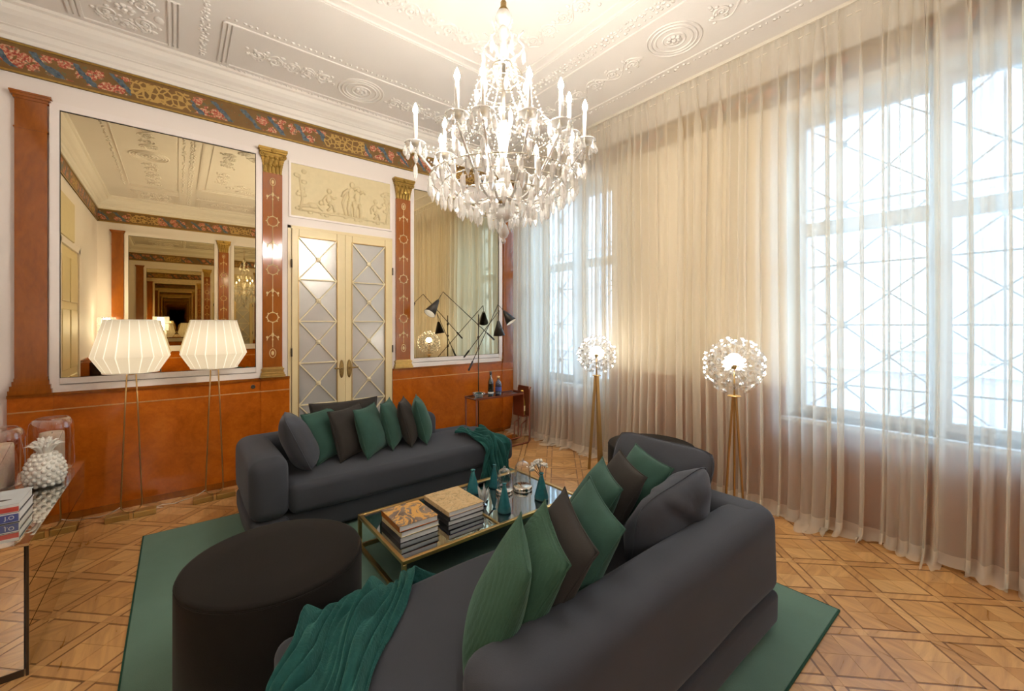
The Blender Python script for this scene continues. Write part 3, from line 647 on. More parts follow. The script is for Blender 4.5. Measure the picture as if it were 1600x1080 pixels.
# over-door relief
rp = thing('relief_panel', 'cream stucco relief of small figures above the double door', 'relief', (1.4975, YA, 2.763))
hwp = .558; hp_ = .575
MB().box(-hwp, hwp, -.012, 0, 0, hp_).obj('ground', 'cream_relief', rp)
front_bars(MB(), -hwp-.012, hwp+.012, -.012, hp_+.012, .02, -.020, 0).obj('frame', 'white_trim', rp)
def putto(x, z, s, pose, name='figure'):
    mb = MB(); y = -.014; e = lambda px, pz, rx, rz, ry=.016: mb._ell((x+px*s, y, z+pz*s), (rx*s, ry, rz*s), 10, 7)
    limb = lambda pts, r: mb.tube([(x+a*s, y, z+b*s) for a, b in pts], [q*s for q in r], 8)
    if pose == 'stand':
        e(0, .62, .085, .16); e(.01, .45, .08, .10); e(.03, .86, .07, .085); limb([(-.03, .42), (-.07, .22), (-.05, .02)], [.065, .05, .035]); limb([(.05, .42), (.10, .24), (.08, .02)], [.065, .05, .035])
        limb([(-.07, .72), (-.19, .62), (-.24, .50)], [.045, .038, .03]); limb([(.07, .74), (.18, .82), (.24, .74)], [.045, .038, .03]); limb([(-.10, .70), (-.22, .35), (-.16, .05)], [.03, .035, .02])
    elif pose == 'sit':
        e(0, .42, .085, .15); e(.02, .66, .075, .085); limb([(.0, .28), (.16, .24), (.18, .03)], [.07, .055, .035]); limb([(.0, .26), (.08, .16), (-.04, .04)], [.06, .05, .035]); limb([(.05, .5), (.17, .45), (.24, .5)], [.04, .035, .025]); limb([(-.05, .5), (-.15, .36), (-.13, .2)], [.04, .035, .025])
    else:
        e(0, .16, .18, .09); e(.22, .28, .07, .075); limb([(-.1, .14), (-.28, .10), (-.42, .05)], [.06, .05, .03]); limb([(.1, .2), (.2, .1), (.28, .04)], [.04, .035, .025])
    mb.obj(name, 'cream_relief', rp, True)
putto(-.17, .10, .36, 'sit'); putto(.08, .08, .44, 'stand'); putto(.15, .08, .40, 'stand'); putto(-.33, .09, .36, 'lie'); putto(.36, .09, .34, 'sit')
mb = MB(); mb.box(-.48, .50, -.018, -.010, .07, .088)
rr = random.Random(3)
for k in range(26): x = rr.uniform(-.5, .52); mb._ell((x, -.012, rr.uniform(.055, .10)), (.03, .008, .018), 7, 4)
mb.obj('rocky_ground', 'cream_relief', rp, True)
for xt, hgt in ((-.46, .46), (.50, .40)):
    mb = MB().tube([(xt, -.013, .07), (xt+.02, -.013, .2), (xt-.01, -.013, hgt)], [.016, .013, .008], 7)
    for k in range(14): mb._ell((xt+rr.uniform(-.05, .05), -.013, hgt*rr.uniform(.5, 1.1)), (.028, .008, .022), 7, 4)
    mb.obj('tree', 'cream_relief', rp, True)

# windows
def window(n, y0, y1, lab):
    o = thing('window_%d' % n, lab, 'window', (0, 0, 0), kind='structure'); z0, z1 = WZ; xf = XR+.26
    fw = .07
    for nm, b in (('jamb', (y0, y0+fw, z0, z1)), ('jamb', (y1-fw, y1, z0, z1)), ('head', (y0+fw, y1-fw, z1-fw, z1)), ('bottom_rail', (y0+fw, y1-fw, z0, z0+fw))):
        rbox(xf, xf+.08, b[0], b[1], b[2], b[3], .008, 1, nm, 'window_paint', o, smooth=False)
    ym = (y0+y1)/2; zt = 2.45
    rbox(xf, xf+.07, ym-.06, ym+.06, z0+fw, z1-fw, .008, 1, 'mullion', 'window_paint', o, smooth=False)
    rbox(xf, xf+.07, y0+fw, ym-.06, zt-.06, zt+.06, .008, 1, 'transom', 'window_paint', o, smooth=False); rbox(xf, xf+.07, ym+.06, y1-fw, zt-.06, zt+.06, .008, 1, 'transom', 'window_paint', o, smooth=False)
    for (a, b) in ((y0+fw, ym-.06), (ym+.06, y1-fw)):
        for (c, d) in ((z0+fw, zt-.06), (zt+.06, z1-fw)):
            MB().box(xf+.03, xf+.036, a, b, c, d).obj('pane', 'window_glass', o)
    # outer lattice grille: crossed bars in every cell
    xg = XR+.40; nc = 3; nr = 5
    for r_ in range(nr):
        for c_ in range(nc):
            a = y0+(y1-y0)*c_/nc; b = y0+(y1-y0)*(c_+1)/nc; c = z0+(z1-z0)*r_/nr; d = z0+(z1-z0)*(r_+1)/nr
            for pts in (((xg, a, c), (xg, b, d)), ((xg, a, d), (xg, b, c))): MB().bar(*pts, .012, .012, (1, 0, 0)).obj('grille_bar', 'grille', o)
            mb = MB().lathe([(.0, -.012), (.036, -.012), (.036, .012), (.0, .012)], 10, cap=False); mb.v = [(xg+v[2], (a+b)/2+v[0], (c+d)/2+v[1]) for v in mb.v]; mb.obj('grille_boss', 'grille', o)
    for r_ in range(1, nr): zz = z0+(z1-z0)*(r_-.5)/nr; MB().bar((xg, y0, zz), (xg, y1, zz), .014, .014).obj('grille_bar', 'grille', o)
    for c_ in range(1, nc): yy = y0+(y1-y0)*c_/nc; MB().bar((xg, yy, z0), (xg, yy, z1), .014, .014, (1, 0, 0)).obj('grille_bar', 'grille', o)
window(1, *WIN[0], 'far white casement window with outer lattice grille behind the curtain')
window(2, *WIN[1], 'near white casement window with outer lattice grille behind the curtain')
# street outside
bd = thing('building', 'pale pink facade across the street seen faintly through the curtain', 'building', (13, 1.5, -4))
MB().box(0, .5, -22, 22, 0, 11.8).obj('facade', 'stone_out', bd)
mb = MB().box(-.35, .1, -22, 22, 11.6, 12.0); mb.obj('eaves', 'stone_trim', bd)
for zz in (1.0, 5.0, 8.6):
    MB().box(-.12, .1, -22, 22, zz-.5, zz-.25).obj('string_course', 'stone_trim', bd)
    for k in range(9):
        y = -16+k*4.0; wn = MB().box(-.06, .05, y-.8, y+.8, zz, zz+2.6).obj('window', 'stone_trim', bd); MB().box(-.08, .02, y-.6, y+.6, zz+.2, zz+2.4).obj('pane', 'frosted', wn)
gd = MB().box(XR+.36, 40, -30, 30, -4.2, -4).obj('ground', 'ground_out'); struct(gd, 'grey street below the windows', 'ground')
# panelled door on the side wall (only in the mirror)
d2 = thing('door_2', 'cream panelled door on the side wall, seen only in the left mirror', 'door', (XL, 1.75, 0), kind='structure')
rbox(0, .04, -.6, .6, 0, 2.63, .004, 1, 'door_leaf', 'cream', d2, smooth=False)
for y0, y1 in ((-.52, -.04), (.04, .52)):
    for z0, z1 in ((.15, .9), (1.0, 1.8), (1.9, 2.5)):
        rbox(.036, .056, y0, y1, z0, z1, .012, 2, 'raised_panel', 'cream', d2, smooth=False)
MB().box(0, .06, -.68, -.605, 0, 2.7).box(0, .06, .605, .68, 0, 2.7).box(0, .06, -.68, .68, 2.635, 2.72).obj('door_casing', 'white_trim', d2)
rbox(0, .02, -.55, .55, 2.78, 3.33, .004, 1, 'overdoor_panel', 'cream_relief', d2, smooth=False)

# ================================================================== CURTAINS
def curtain(y0, y1, label, seed, shed=0.0):
    rr = random.Random(seed); comps = []
    L = y1-y0
    # irregular pleats: a list of fold centres with random depth and width
    folds = []; y = 0.0
    while y < L: wd = rr.choice((.05, .07, .09, .12, .17))*rr.uniform(.8, 1.2); folds.append((y+wd/2, wd, rr.uniform(.35, 1.0), rr.choice((-1, 1))*rr.choice((.1, .3, .9, 1.3, 1.7)))); y += wd
    sc_ = L/y
    ncol = int(L/.0065); nrow = 44
    zs = []
    H = ZC-.005
    def colx(s):
        for (c, wd, d, sk) in folds:
            c *= sc_; wd *= sc_
            if abs(s-c) <= wd/2: ph = (s-c)/wd; return d, ph, sk, wd
        return 0, 0, 0, .1
    wob = [(rr.uniform(1, 5), rr.uniform(0, 6), rr.uniform(.3, 1)) for _ in range(4)]
    cols = [colx(L*a/ncol) for a in range(ncol+1)]
    hemlen = [0.11+.06*math.sin(L*a/ncol*9+seed)+.035*math.sin(L*a/ncol*23+seed*2) for a in range(ncol+1)]
    def fn(a, b):
        k = round(a*ncol); s = L*a; d, ph, sk, wd = cols[k]
        # b: 0 top .. 1 hem ; length of cloth slightly more than the height so that it pools
        Lc = H+hemlen[k]; z = H-b**0.9*Lc if b < 1 else H-Lc
        top = min(1, (H-max(z, 0))/.5)
        amp = .010+.040*d*(.35+.65*top)+.012*d*max(0, 1-max(z, 0)/1.2)
        pin = math.cos(2*PI*ph)
        x = -amp*pin
        yy = s+sk*wd*.30*math.sin(2*PI*ph)*top+.012*math.sin(z*1.3+s*3+seed)*(1-max(z, 0)/4)
        x += .012*math.sin(s*2.1+seed)+.010*math.sin(z*2+s*5)
        heading = max(0, (z-(ZC-.11))/.1)
        if heading > 0: x = x*(1-.6*heading)+.004*math.sin(s*230)*heading
        if z < .012:
            e = -(z-.012); x -= e*.85+.02*math.sin(s*17+seed)*min(1, e/.05); z = .008+.032*abs(math.sin(s*21+seed*1.7+e*26))*min(1, e/.03)
        flare = max(0, .5-z)/.5; x -= .045*flare*flare+.02*flare*math.sin(s*8+seed)
        return (3.955-3.95+x, yy+y0-(y0+y1)/2, z)
    t_ = thing('sheer_curtain', label, 'curtain', (3.95, (y0+y1)/2, 0), group='sheer curtains on the window wall')
    mb = MB().grid(fn, ncol, nrow); o = mb.obj('sheer_panel', 'sheer', t_, True)
    tp = MB(); n = int(L/.05)
    for k in range(n):
        s = (k+.5)/n*L-L/2
        if k % 3 != 1: tp.box(-.047, -.041, s-.016, s+.016, ZC-.135, ZC-.129)
    tp.obj('heading_tape', 'cable', t_)['kind'] = 'stuff'
    return t_
curtain(3.36, 4.87, 'sheer curtain over the far window in the corner', 3)
curtain(1.72, 3.38, 'sheer curtain hanging between the two windows', 5)
curtain(0.34, 1.74, 'sheer curtain over the near window, right of the nearer globe lamp', 8)
curtain(-1.10, 0.36, 'sheer curtain at the right edge of the picture', 11)
rail = thing('curtain_rail', 'white curtain rail along the ceiling above the sheer curtains', 'curtain rail', (3.95, 1.9, ZC-.03))
MB().box(-.012, .012, -3.03, 3.03, .0, .028).obj('track', 'cable', rail)

# ================================================================== RUG
rg = thing('rug', 'dark green velvet rug under the two sofas', 'rug', ((RUG[0]+RUG[1])/2, (RUG[2]+RUG[3])/2, 0))
hx, hy = (RUG[1]-RUG[0])/2, (RUG[3]-RUG[2])/2
rbox(-hx+.008, hx-.008, -hy+.008, hy-.008, .001, .014, .004, 2, 'pile', 'rug_green', rg)
mb = MB(); mb.box(-hx, hx, -hy, -hy+.008, .001, .011).box(-hx, hx, hy-.008, hy, .001, .011).box(-hx, -hx+.008, -hy+.008, hy-.008, .001, .011).box(hx-.008, hx, -hy+.008, hy-.008, .001, .011); mb.obj('bound_edge', 'rug_edge', rg)

# ================================================================== SOFAS
def sofa(label, loc, rz, L, bl):
    Wd = .95; t_ = thing('sofa', label, 'sofa', (loc[0], loc[1], .014), rz)
    def puff(v, c, r, am):
        return v
    wr_ = lambda v: Vector((v.x+.004*math.sin(v.y*9+v.z*7), v.y+.004*math.sin(v.x*6+v.z*8), v.z+.004*math.sin(v.x*5+v.y*7)))
    rbox(.03, L-.015, .05, Wd-.02, .03, .205, .03, 3, 'base', 'sofa_grey', t_, wr_, sub=3)
    rbox(.245, L, .0, Wd-.235, .20, .425, .055, 5, 'seat_cushion', 'sofa_grey', t_, wr_, sub=4)
    rbox(.0, .25, .0, Wd-.02, .19, .635, .085, 6, 'arm', 'sofa_grey', t_, wr_, sub=3)
    rbox(.004, .246, .012, Wd-.03, .03, .20, .04, 4, 'arm_base', 'sofa_grey', t_, wr_, sub=3)
    rbox(.02, bl, Wd-.25, Wd, .19, .632, .08, 6, 'backrest', 'sofa_grey', t_, wr_, sub=4)
    rbox(.03, bl-.01, Wd-.24, Wd-.006, .03, .20, .03, 4, 'back_base', 'sofa_grey', t_, wr_, sub=3)
    rbox(bl-.02, L, Wd-.26, Wd-.02, .19, .40, .05, 4, 'seat_end', 'sofa_grey', t_, wr_, sub=2)
    for x in (.08, L-.10):
        for y in (.10, Wd-.10): MB().box(x-.03, x+.03, y-.03, y+.03, 0, .034).obj('foot', 'black_metal', t_)
    return t_
sofa('charcoal sofa facing the camera in front of the double door', (.383, 3.30), 0, 2.304, 1.82)
s2 = sofa('charcoal sofa seen from behind in the foreground', (2.473, 1.756), PI, 2.20, 1.85)
MB().box(-.006, .002, Wd_ if False else .80, .83, .18, .215).obj('label_tab', 'black_metal', s2)

# cushions
def pillow_mesh(sx, sz, th, seed, crease=.5, rc=0.0):
    rr = random.Random(seed); mb = MB(); n = 22
    ph = [rr.uniform(0, 6) for _ in range(8)]
    def fn(side):
        def f(a, b):
            u = 2*a-1; v = 2*b-1
            # edges bow inwards a little, corners stay pointed
            k = .075; x = u*(1-k*(1-v*v)*abs(u)**3); z = v*(1-k*(1-u*u)*abs(v)**3); x *= math.sqrt(1-rc*v**4*.5); z *= math.sqrt(1-rc*u**4*.5)
            prof = max(0, (1-abs(u)**2.3))**.55*max(0, (1-abs(v)**2.3))**.55
            wr = .10*crease*math.sin(3.2*u+2.6*v+ph[0])*math.sin(2.7*v-1.8*u+ph[1])+.05*crease*math.sin(8*u+5*v+ph[2])*(abs(u)**2+abs(v)**2)*.7
            if crease > 1: wr -= .22*math.exp(-((u*.75+v*.65-.15)/.07)**2)+.16*math.exp(-((u*.9-v*.45+.2)/.06)**2)*max(0, v)-.10*math.exp(-((u*.75+v*.65-.30)/.10)**2)
            sag = 1-.18*v
            y = side*th/2*prof*(sag+wr)
            return (x*sx/2, y, z*sz/2+sz/2)
        return f
    mb.grid(fn(1), n, n); i1 = len(mb.f); mb.grid(fn(-1), n, n); mb.f[i1:] = [q[::-1] for q in mb.f[i1:]]
    return mb
def cushion(label, cen, yaw, lean, roll, size, th, mat, seed, sizez=None, group=None, crease=.5, rc=0.0):
    sz = sizez or size
    u = Vector((math.cos(yaw), math.sin(yaw), 0)); n = Vector((math.sin(yaw), -math.cos(yaw), 0)); v = Vector((0, 0, math.cos(lean)))+n*math.sin(lean)
    u2 = u*math.cos(roll)+v*math.sin(roll); v2 = v*math.cos(roll)-u*math.sin(roll); w_ = v2.cross(u2)
    me_mb = pillow_mesh(size, sz, th, seed, crease, rc)
    rot = Matrix((u2, w_, v2)).transposed().to_euler(); base = Vector(cen)-v2*(sz/2)
    o = thing('cushion', label, 'cushion', base, 0, group); o.rotation_euler = rot
    body = me_mb.mesh('cover', mat, True)
    bm = bmesh.new(); bm.from_mesh(body); bmesh.ops.remove_doubles(bm, verts=bm.verts, dist=.0005); bmesh.ops.recalc_face_normals(bm, faces=bm.faces); bm.to_mesh(body); bm.free()
    body.polygons.foreach_set('use_smooth', [True]*len(body.polygons))
    link('cover', body, o)
    pts = []; n = 20; k = .075
    for (a, b) in [(-1+2*i/n, -1) for i in range(n)]+[(1, -1+2*i/n) for i in range(n)]+[(1-2*i/n, 1) for i in range(n)]+[(-1, 1-2*i/n) for i in range(n)]:
        pts.append((a*(1-k*(1-b*b)*abs(a)**3)*math.sqrt(1-rc*b**4*.5)*size/2, 0, b*(1-k*(1-a*a)*abs(b)**3)*math.sqrt(1-rc*a**4*.5)*sz/2+sz/2))
    MB().tube(pts, .0035, 6, closed=True).obj('seam', mat, o, True)
    return o
G1 = 'cushions on the far sofa'; G2 = 'cushions on the foreground sofa'
for lab, c, y, l, r, mat, sd in (
    ('green velvet cushion right behind the big grey cushion on the far sofa', (1.015, 3.84, .646), 3.805, .373, 0, 'velvet_green', 21),
    ('dark brown-grey cushion between the two largest green ones on the far sofa', (1.203, 3.778, .65), 3.753, .304, 0, 'cushion_dark', 22),
    ('bright green cushion in the middle of the far sofa row', (1.369, 3.73, .647), 3.959, .312, .029, 'velvet_green', 23),
    ('narrow-looking green cushion left of the second dark one on the far sofa', (1.602, 3.837, .655), 4.15, .268, .035, 'velvet_green', 24),
    ('dark cushion second from the right end of the far sofa row', (1.767, 3.831, .653), 4.20, .285, .029, 'cushion_dark', 25),
    ('lighter green cushion at the right end of the far sofa row', (1.91, 3.821, .654), 4.25, .26, .024, 'velvet_green', 26)):
    cushion(lab, c, y, l, r, .44, .17, mat, sd, group=G1)
cushion('large grey cushion leaning on the arm of the far sofa', (.76, 3.70, .665), 4.55, .42, .08, .54, .22, 'cushion_grey', 31, .50, G1, .9, .55)
cushion('large dark cushion standing behind the green ones on the far sofa', (1.22, 3.97, .665), PI, .18, 0, .62, .16, 'cushion_dark', 32, .46, G1)
for lab, c, y, l, r, s_, mat, sd in (
    ('ribbed green velvet cushion nearest the camera on the foreground sofa', (.88, 1.165, .630), .912, .42, -.05, .46, 'velvet_ribbed', 41),
    ('ribbed green cushion second from the camera on the foreground sofa', (1.012, 1.183, .640), 1.016, .55, .045, .46, 'velvet_ribbed', 42),
    ('dark cushion between the green ones on the foreground sofa', (1.146, 1.188, .650), 1.077, .54, .116, .46, 'cushion_dark', 43),
    ('green velvet cushion right behind the dark one on the foreground sofa', (1.338, 1.20, .652), 1.028, .493, .077, .46, 'velvet_green', 44),
    ('small green cushion beside the large creased grey one', (1.658, 1.408, .668), .932, .534, .056, .41, 'velvet_green', 45),
    ('small dark grey cushion near the far end of the foreground sofa', (1.860, 1.423, .668), .992, .534, .051, .41, 'cushion_dark', 46),
    ('small green cushion farthest along the foreground sofa', (2.049, 1.406, .669), 1.12, .517, .056, .41, 'velvet_green', 47)):
    cushion(lab, c, y, l, r, s_, .16, mat, sd, group=G2)
cushion('large creased grey cushion leaning on the back of the foreground sofa', (1.94, 1.13, .615), 0.0, .24, .13, .66, .26, 'cushion_grey', 51, .46, G2, 1.6, .6)
cushion('large dark grey cushion leaning on the far arm of the foreground sofa', (2.26, 1.42, .665), 1.57, .42, 0, .70, .15, 'cushion_grey', 52, .50, G2, .8, .5)

# throws
def throw(label, mapfn, nu, nv, th=.006):
    t_ = thing('throw', label, 'blanket', (0, 0, 0), group='teal throws on the sofas')
    mb = MB().grid(mapfn, nu, nv); o = mb.obj('knit', 'throw_teal', t_, True)
    o.modifiers.new('thick', 'SOLIDIFY').thickness = th
    # put the empty at the throw's own place
    xs = [v[0] for v in mb.v]; ys_ = [v[1] for v in mb.v]; zs_ = [v[2] for v in mb.v]; c = ((min(xs)+max(xs))/2, (min(ys_)+max(ys_))/2, min(zs_))
    t_.location = c
    for v in o.data.vertices: v.co = Vector(v.co)-Vector(c)
    return t_
def drape(x, y, lift, box):
    # lay a point on a seat box (x0,x1,y0,y1,ztop); beyond an edge it hangs down
    x0, x1, y0, y1, zt = box; z = zt; e = 0
    if y < y0: e = y0-y; y = y0
    if y > y1: e = y-y1; y = y1
    ex = 0
    if x < x0: ex = x0-x; x = x0
    if x > x1: ex = x-x1; x = x1
    return x, y, e, ex
def throw1(a, b):
    # far sofa: runs from the seat over the front edge
    wv = .016*math.sin(a*34+2*b)+.011*math.sin(a*61+b*7+1)+.012*math.sin(a*17-b*5)
    X = 2.25+.33*a+.03*math.sin(b*5+a*3)+.03*b*(1-2*a)+.02*math.sin(b*11+a*8); Yp = 3.74-b*.84+.05*math.sin(a*7)
    rump = .035*max(0, math.sin(a*9+b*6))*(1 if b < .62 else .4)
    y0 = 3.287; zt = .452
    if Yp > y0+.06: return (X, Yp, zt+abs(wv)*1.2+rump)
    d = y0+.06-Yp; q = min(1, d/.10)
    ang = q*PI/2; return (X+.015*math.sin(a*21+d*9), y0+.06-.085*math.sin(ang)-abs(wv)*1.1-.015*math.sin(a*13+d*4)*q-.01, max(.03, zt+abs(wv)*(1-q)+rump*(1-q)-.05*(1-math.cos(ang))-max(0, d-.10)))
throw('teal knitted throw hanging over the front of the far sofa', throw1, 70, 70)
def throw2(a, b):
    # foreground sofa: crosses the open corner diagonally and hangs over the front edge
    wv = .020*math.sin(a*26+3*b)+.012*math.sin(a*47+b*9+1)+.014*math.sin(a*15-b*8+2)
    p_ = Vector((1.06-.45*a, 1.90-.03*a)).lerp(Vector((.12-.14*a, .98+.36*a)), b)+Vector((-.68, .73))*(.035*math.sin(b*5.5+.4)+.012*math.sin(b*14+a*4))
    x0 = .262; y1 = 1.768; zt = .448; x, y = p_; drop = 0; rump = .030*max(0, math.sin(a*11+b*9))
    z = zt+abs(wv)*1.2+rump
    if y > y1-.05: e = y-(y1-.05); q = min(1, e/.09); y = y1-.05+.085*math.sin(q*PI/2)+abs(wv)*q; z -= .05*(1-math.cos(q*PI/2))+max(0, e-.09)+rump*q
    if x < x0+.05: e = x0+.05-x; q = min(1, e/.09); x = x0+.05-.085*math.sin(q*PI/2)-abs(wv)*q; z -= .05*(1-math.cos(q*PI/2))+max(0, e-.09)+rump*q
    return (x, y, max(z, .05))
throw('teal knitted throw lying across the open corner of the foreground sofa', throw2, 80, 110)

# poufs
def pouf(label, x, y, z0):
    t_ = thing('pouf', label, 'pouf', (x, y, z0), group='round black velvet poufs'); r = .384; h_ = .5-z0
    MB().lathe([(r-.03, 0), (r-.03, .02)], 64).obj('plinth', 'black_metal', t_)
    MB().lathe([(r-.012, .02), (r, .03), (r, h_-.035), (r-.003, h_-.022), (r-.006, h_-.018)], 64, cap=False).obj('side', 'velvet_black', t_, True)
    MB().lathe([(r-.006, h_-.018), (r-.003, h_-.012), (r-.006, h_-.005), (r-.02, h_), (r*.6, h_+.003), (r*.2, h_+.004), (.0005, h_+.004)], 64, cap=False).obj('top', 'velvet_black', t_, True)
    MB().tube([((r-.004)*math.cos(2*PI*k/64), (r-.004)*math.sin(2*PI*k/64), h_-.018) for k in range(64)], .004, 6, closed=True).obj('piping', 'velvet_black', t_, True)
pouf('round black velvet pouf in the left foreground', .368, 2.25, .014); pouf('round black velvet pouf behind the foreground sofa by the curtains', 3.39, 2.172, 0)

# ================================================================== COFFEE TABLE
ct = thing('coffee_table', 'low brass-framed coffee table with smoked mirror top between the sofas', 'table', (1.734, 2.605, .014))
TX, TY, TZ = .736, .380, .236; e = .012
for sx in (-1, 1):
    for sy in (-1, 1): rbox(sx*(TX-e)-e, sx*(TX-e)+e, sy*(TY-e)-e, sy*(TY-e)+e, 0, TZ-.024, .002, 1, 'leg', 'brass', ct, smooth=False)
for z0 in (0.0, TZ-.024):
    for sy in (-1, 1): rbox(-TX+2*e if z0 == 0 else -TX, TX-2*e if z0 == 0 else TX, sy*(TY-e)-e, sy*(TY-e)+e, z0, z0+.024, .002, 1, 'rail', 'brass', ct, smooth=False)
    for sx in (-1, 1): rbox(sx*(TX-e)-e, sx*(TX-e)+e, -TY+2*e, TY-2*e, z0, z0+.024, .002, 1, 'rail', 'brass', ct, smooth=False)
DV = 1.70-1.734
rbox(DV-.006, DV+.006, -TY+2*e, TY-2*e, TZ-.02, TZ+.0005, .001, 1, 'divider', 'brass', ct, smooth=False)
MB().box(-TX+2*e, DV-.006, -TY+2*e, TY-2*e, TZ-.016, TZ-.008).obj('mirror_top', 'mirror_smoke', ct)
MB().box(DV+.006, TX-2*e, -TY+2*e, TY-2*e, TZ-.016, TZ-.008).obj('mirror_top', 'mirror_smoke', ct)
MB().box(-TX+2*e, TX-2*e, -TY+2*e, TY-2*e, TZ-.024, TZ-.0165).obj('under_panel', 'black_lacquer', ct)
ZT = .014+TZ-.008
# books
def book(label, x, y, z, lx, ly, th, rz, cover, page='paper', spine=None, group=None, tx=None):
    t_ = thing('book', label, 'book', (x, y, z), rz, group); c = .003
    MB().box(-lx/2, lx/2, -ly/2, ly/2, 0, c).obj('back_cover', spine or cover, t_)
    MB().box(-lx/2, lx/2, -ly/2, ly/2, th-c, th).obj('front_cover', cover, t_)
    MB().box(-lx/2, -lx/2+c, -ly/2, ly/2, c, th-c).obj('spine', spine or cover, t_)
    mb = MB().box(-lx/2+c+.0005, lx/2-.005, -ly/2+.004, ly/2-.004, c, th-c); mb.obj('pages', page, t_)
    return t_
zz = ZT
for th, lab, cv, sp, dx, rz in ((.036, 'white-paged black book at the bottom of the front pile', 'book_black', 'book_black', .0, 0), (.034, 'pale-spined book in the middle of the front pile', 'book_black', 'cream', .004, .02), (.037, 'book with an orange swirl cover on top of the front pile', 'cover_swirl', 'burl', -.003, -.01)):
    book(lab, 1.205+dx, 2.577, zz, .268, .296, th, rz, cv, spine=sp, group='books on the coffee table'); zz += th
zz = ZT
for th, lab, cv, sp, dx, rz in ((.032, 'thick white book at the bottom of the tan-topped pile', 'book_black', 'book_black', .0, -.02), (.030, 'white book in the middle of the tan-topped pile', 'book_blue', 'book_black', .004, .015), (.032, 'book with a tan cover on top of the second pile', 'cover_tan', 'cover_tan', 0, .0)):
    book(lab, 1.562+dx, 2.615, zz, .285, .36, th, rz, cv, spine=sp, group='books on the coffee table'); zz += th
# conical bottles
def bottle(label, x, y, hgt, r):
    t_ = thing('bottle', label, 'bottle', (x, y, ZT), group='teal conical bottles')
    MB().lathe([(r*.9, 0), (r, .006), (r, .02), (r*.28, hgt-.03), (r*.22, hgt-.012)], 24).obj('body', 'teal_glass', t_, True)
    MB().lathe([(r*.22, hgt-.012), (r*.34, hgt-.009), (r*.34, hgt-.002), (r*.26, hgt)], 16).obj('lip', 'teal_glass', t_, True); return t_
bottle('teal conical bottle behind the tan-topped book pile', 1.854, 2.80, .19, .055); bottle('teal conical bottle between the pile and the first glass dome', 2.06, 2.79, .19, .045)
bottle('teal conical bottle nearest the foreground sofa', 1.845, 2.376, .21, .050); bottle('teal conical bottle holding the white blossoms', 2.205, 2.37, .205, .055)
def cloche(label, x, y, r, hgt):
    t_ = thing('cloche', label, 'cloche', (x, y, ZT), group='glass domes on the coffee table')
    MB().lathe([(r*1.15, 0), (r*1.2, .006), (r*1.2, .03), (r*1.1, .036), (0.0005, .036)], 28, cap=False).obj('base', 'chrome', t_, True)
    pr = [(r, .036), (r, hgt-r)]+[(r*math.cos(k/8*PI/2), hgt-r+r*math.sin(k/8*PI/2)) for k in range(1, 9)]; pr[-1] = (.0008, hgt)
    MB().lathe(pr, 28, cap=False).obj('dome', 'clear_glass', t_, True)
    MB()._ell((0, 0, hgt+.008), (.010, .010, .010), 10, 6).obj('knob', 'clear_glass', t_, True)
cloche('shorter glass dome on a chrome base', 2.05, 2.64, .058, .20); cloche('taller glass dome on a chrome base beside the white blossoms', 2.21, 2.60, .066, .235)
fb = thing('blossom_sprig', 'white blossom sprig in the rightmost teal bottle', 'flowers', (2.205, 2.37, ZT+.19))
rr = random.Random(5)
for k in range(9):
    a = rr.uniform(0, 6.28); tip = Vector((-.05+.10*rr.uniform(-1, .8), .02+.05*rr.uniform(-1, 1), .05+.045*rr.random()))
    MB().tube([(0, 0, -.03), tuple(tip*.6), tuple(tip)], .0018, 5).obj('twig', 'black_metal', fb)
    mb = MB()
    for q in range(7): aa = rr.uniform(0, 6.28); mb._ell((tip.x+.012*math.cos(aa), tip.y+.012*math.sin(aa), tip.z+rr.uniform(-.010, .012)), (.011, .011, .009), 7, 5)
    mb.obj('blossom', 'flower_white', fb, True)
cr = thing('glass_star', 'pointed clear glass ornament beside the tan-topped books', 'ornament', (1.79, 2.56, ZT))
for k in range(7):
    a = 2*PI*k/7; tl_ = .5+.5*(k % 2); mb = MB(); d = Vector((math.cos(a)*.045, math.sin(a)*.045, .10+.05*tl_)); mb.tube([(0, 0, .012), tuple(d*.55), tuple(d)], [.008, .014, .001], 4); mb.obj('shard', 'crystal', cr)
MB().lathe([(.03, 0), (.03, .008), (.012, .016)], 12).obj('base', 'clear_glass', cr)

# ================================================================== SIDEBOARD
sb = thing('sideboard', 'low mirrored sideboard at the left edge of the picture', 'sideboard', (-.53, 2.86, 0))
LX, LY, LZ = .56, 1.47, .604
MB().box(-LX, -.006, .006, LY, 0.03, LZ-.012).obj('carcass', 'black_lacquer', sb)
MB().box(-LX, .004, -.004, LY+.004, LZ-.012, LZ).obj('mirror_top', 'mirror_clear', sb)
for r_ in range(3):
    z0 = .035+r_*.186; z1 = z0+.180; cols_ = ((0, LY),) if r_ < 2 else ((0, LY*.62), (LY*.62, LY))
    for (a, b) in cols_: MB().box(-.006, .002, a+.004, b-.004, z0, z1).obj('drawer_front', 'mirror_clear', sb)
MB().box(-LX+.002, -.012, -.002, .006, .035, LZ-.014).obj('end_panel', 'mirror_clear', sb)
MB().box(-.006, .003, -.003, .004, .0, LZ-.012).obj('corner_strip', 'dark_bronze', sb)
MB().box(-LX, -.012, .0, LY, .0, .032).obj('plinth', 'dark_bronze', sb)
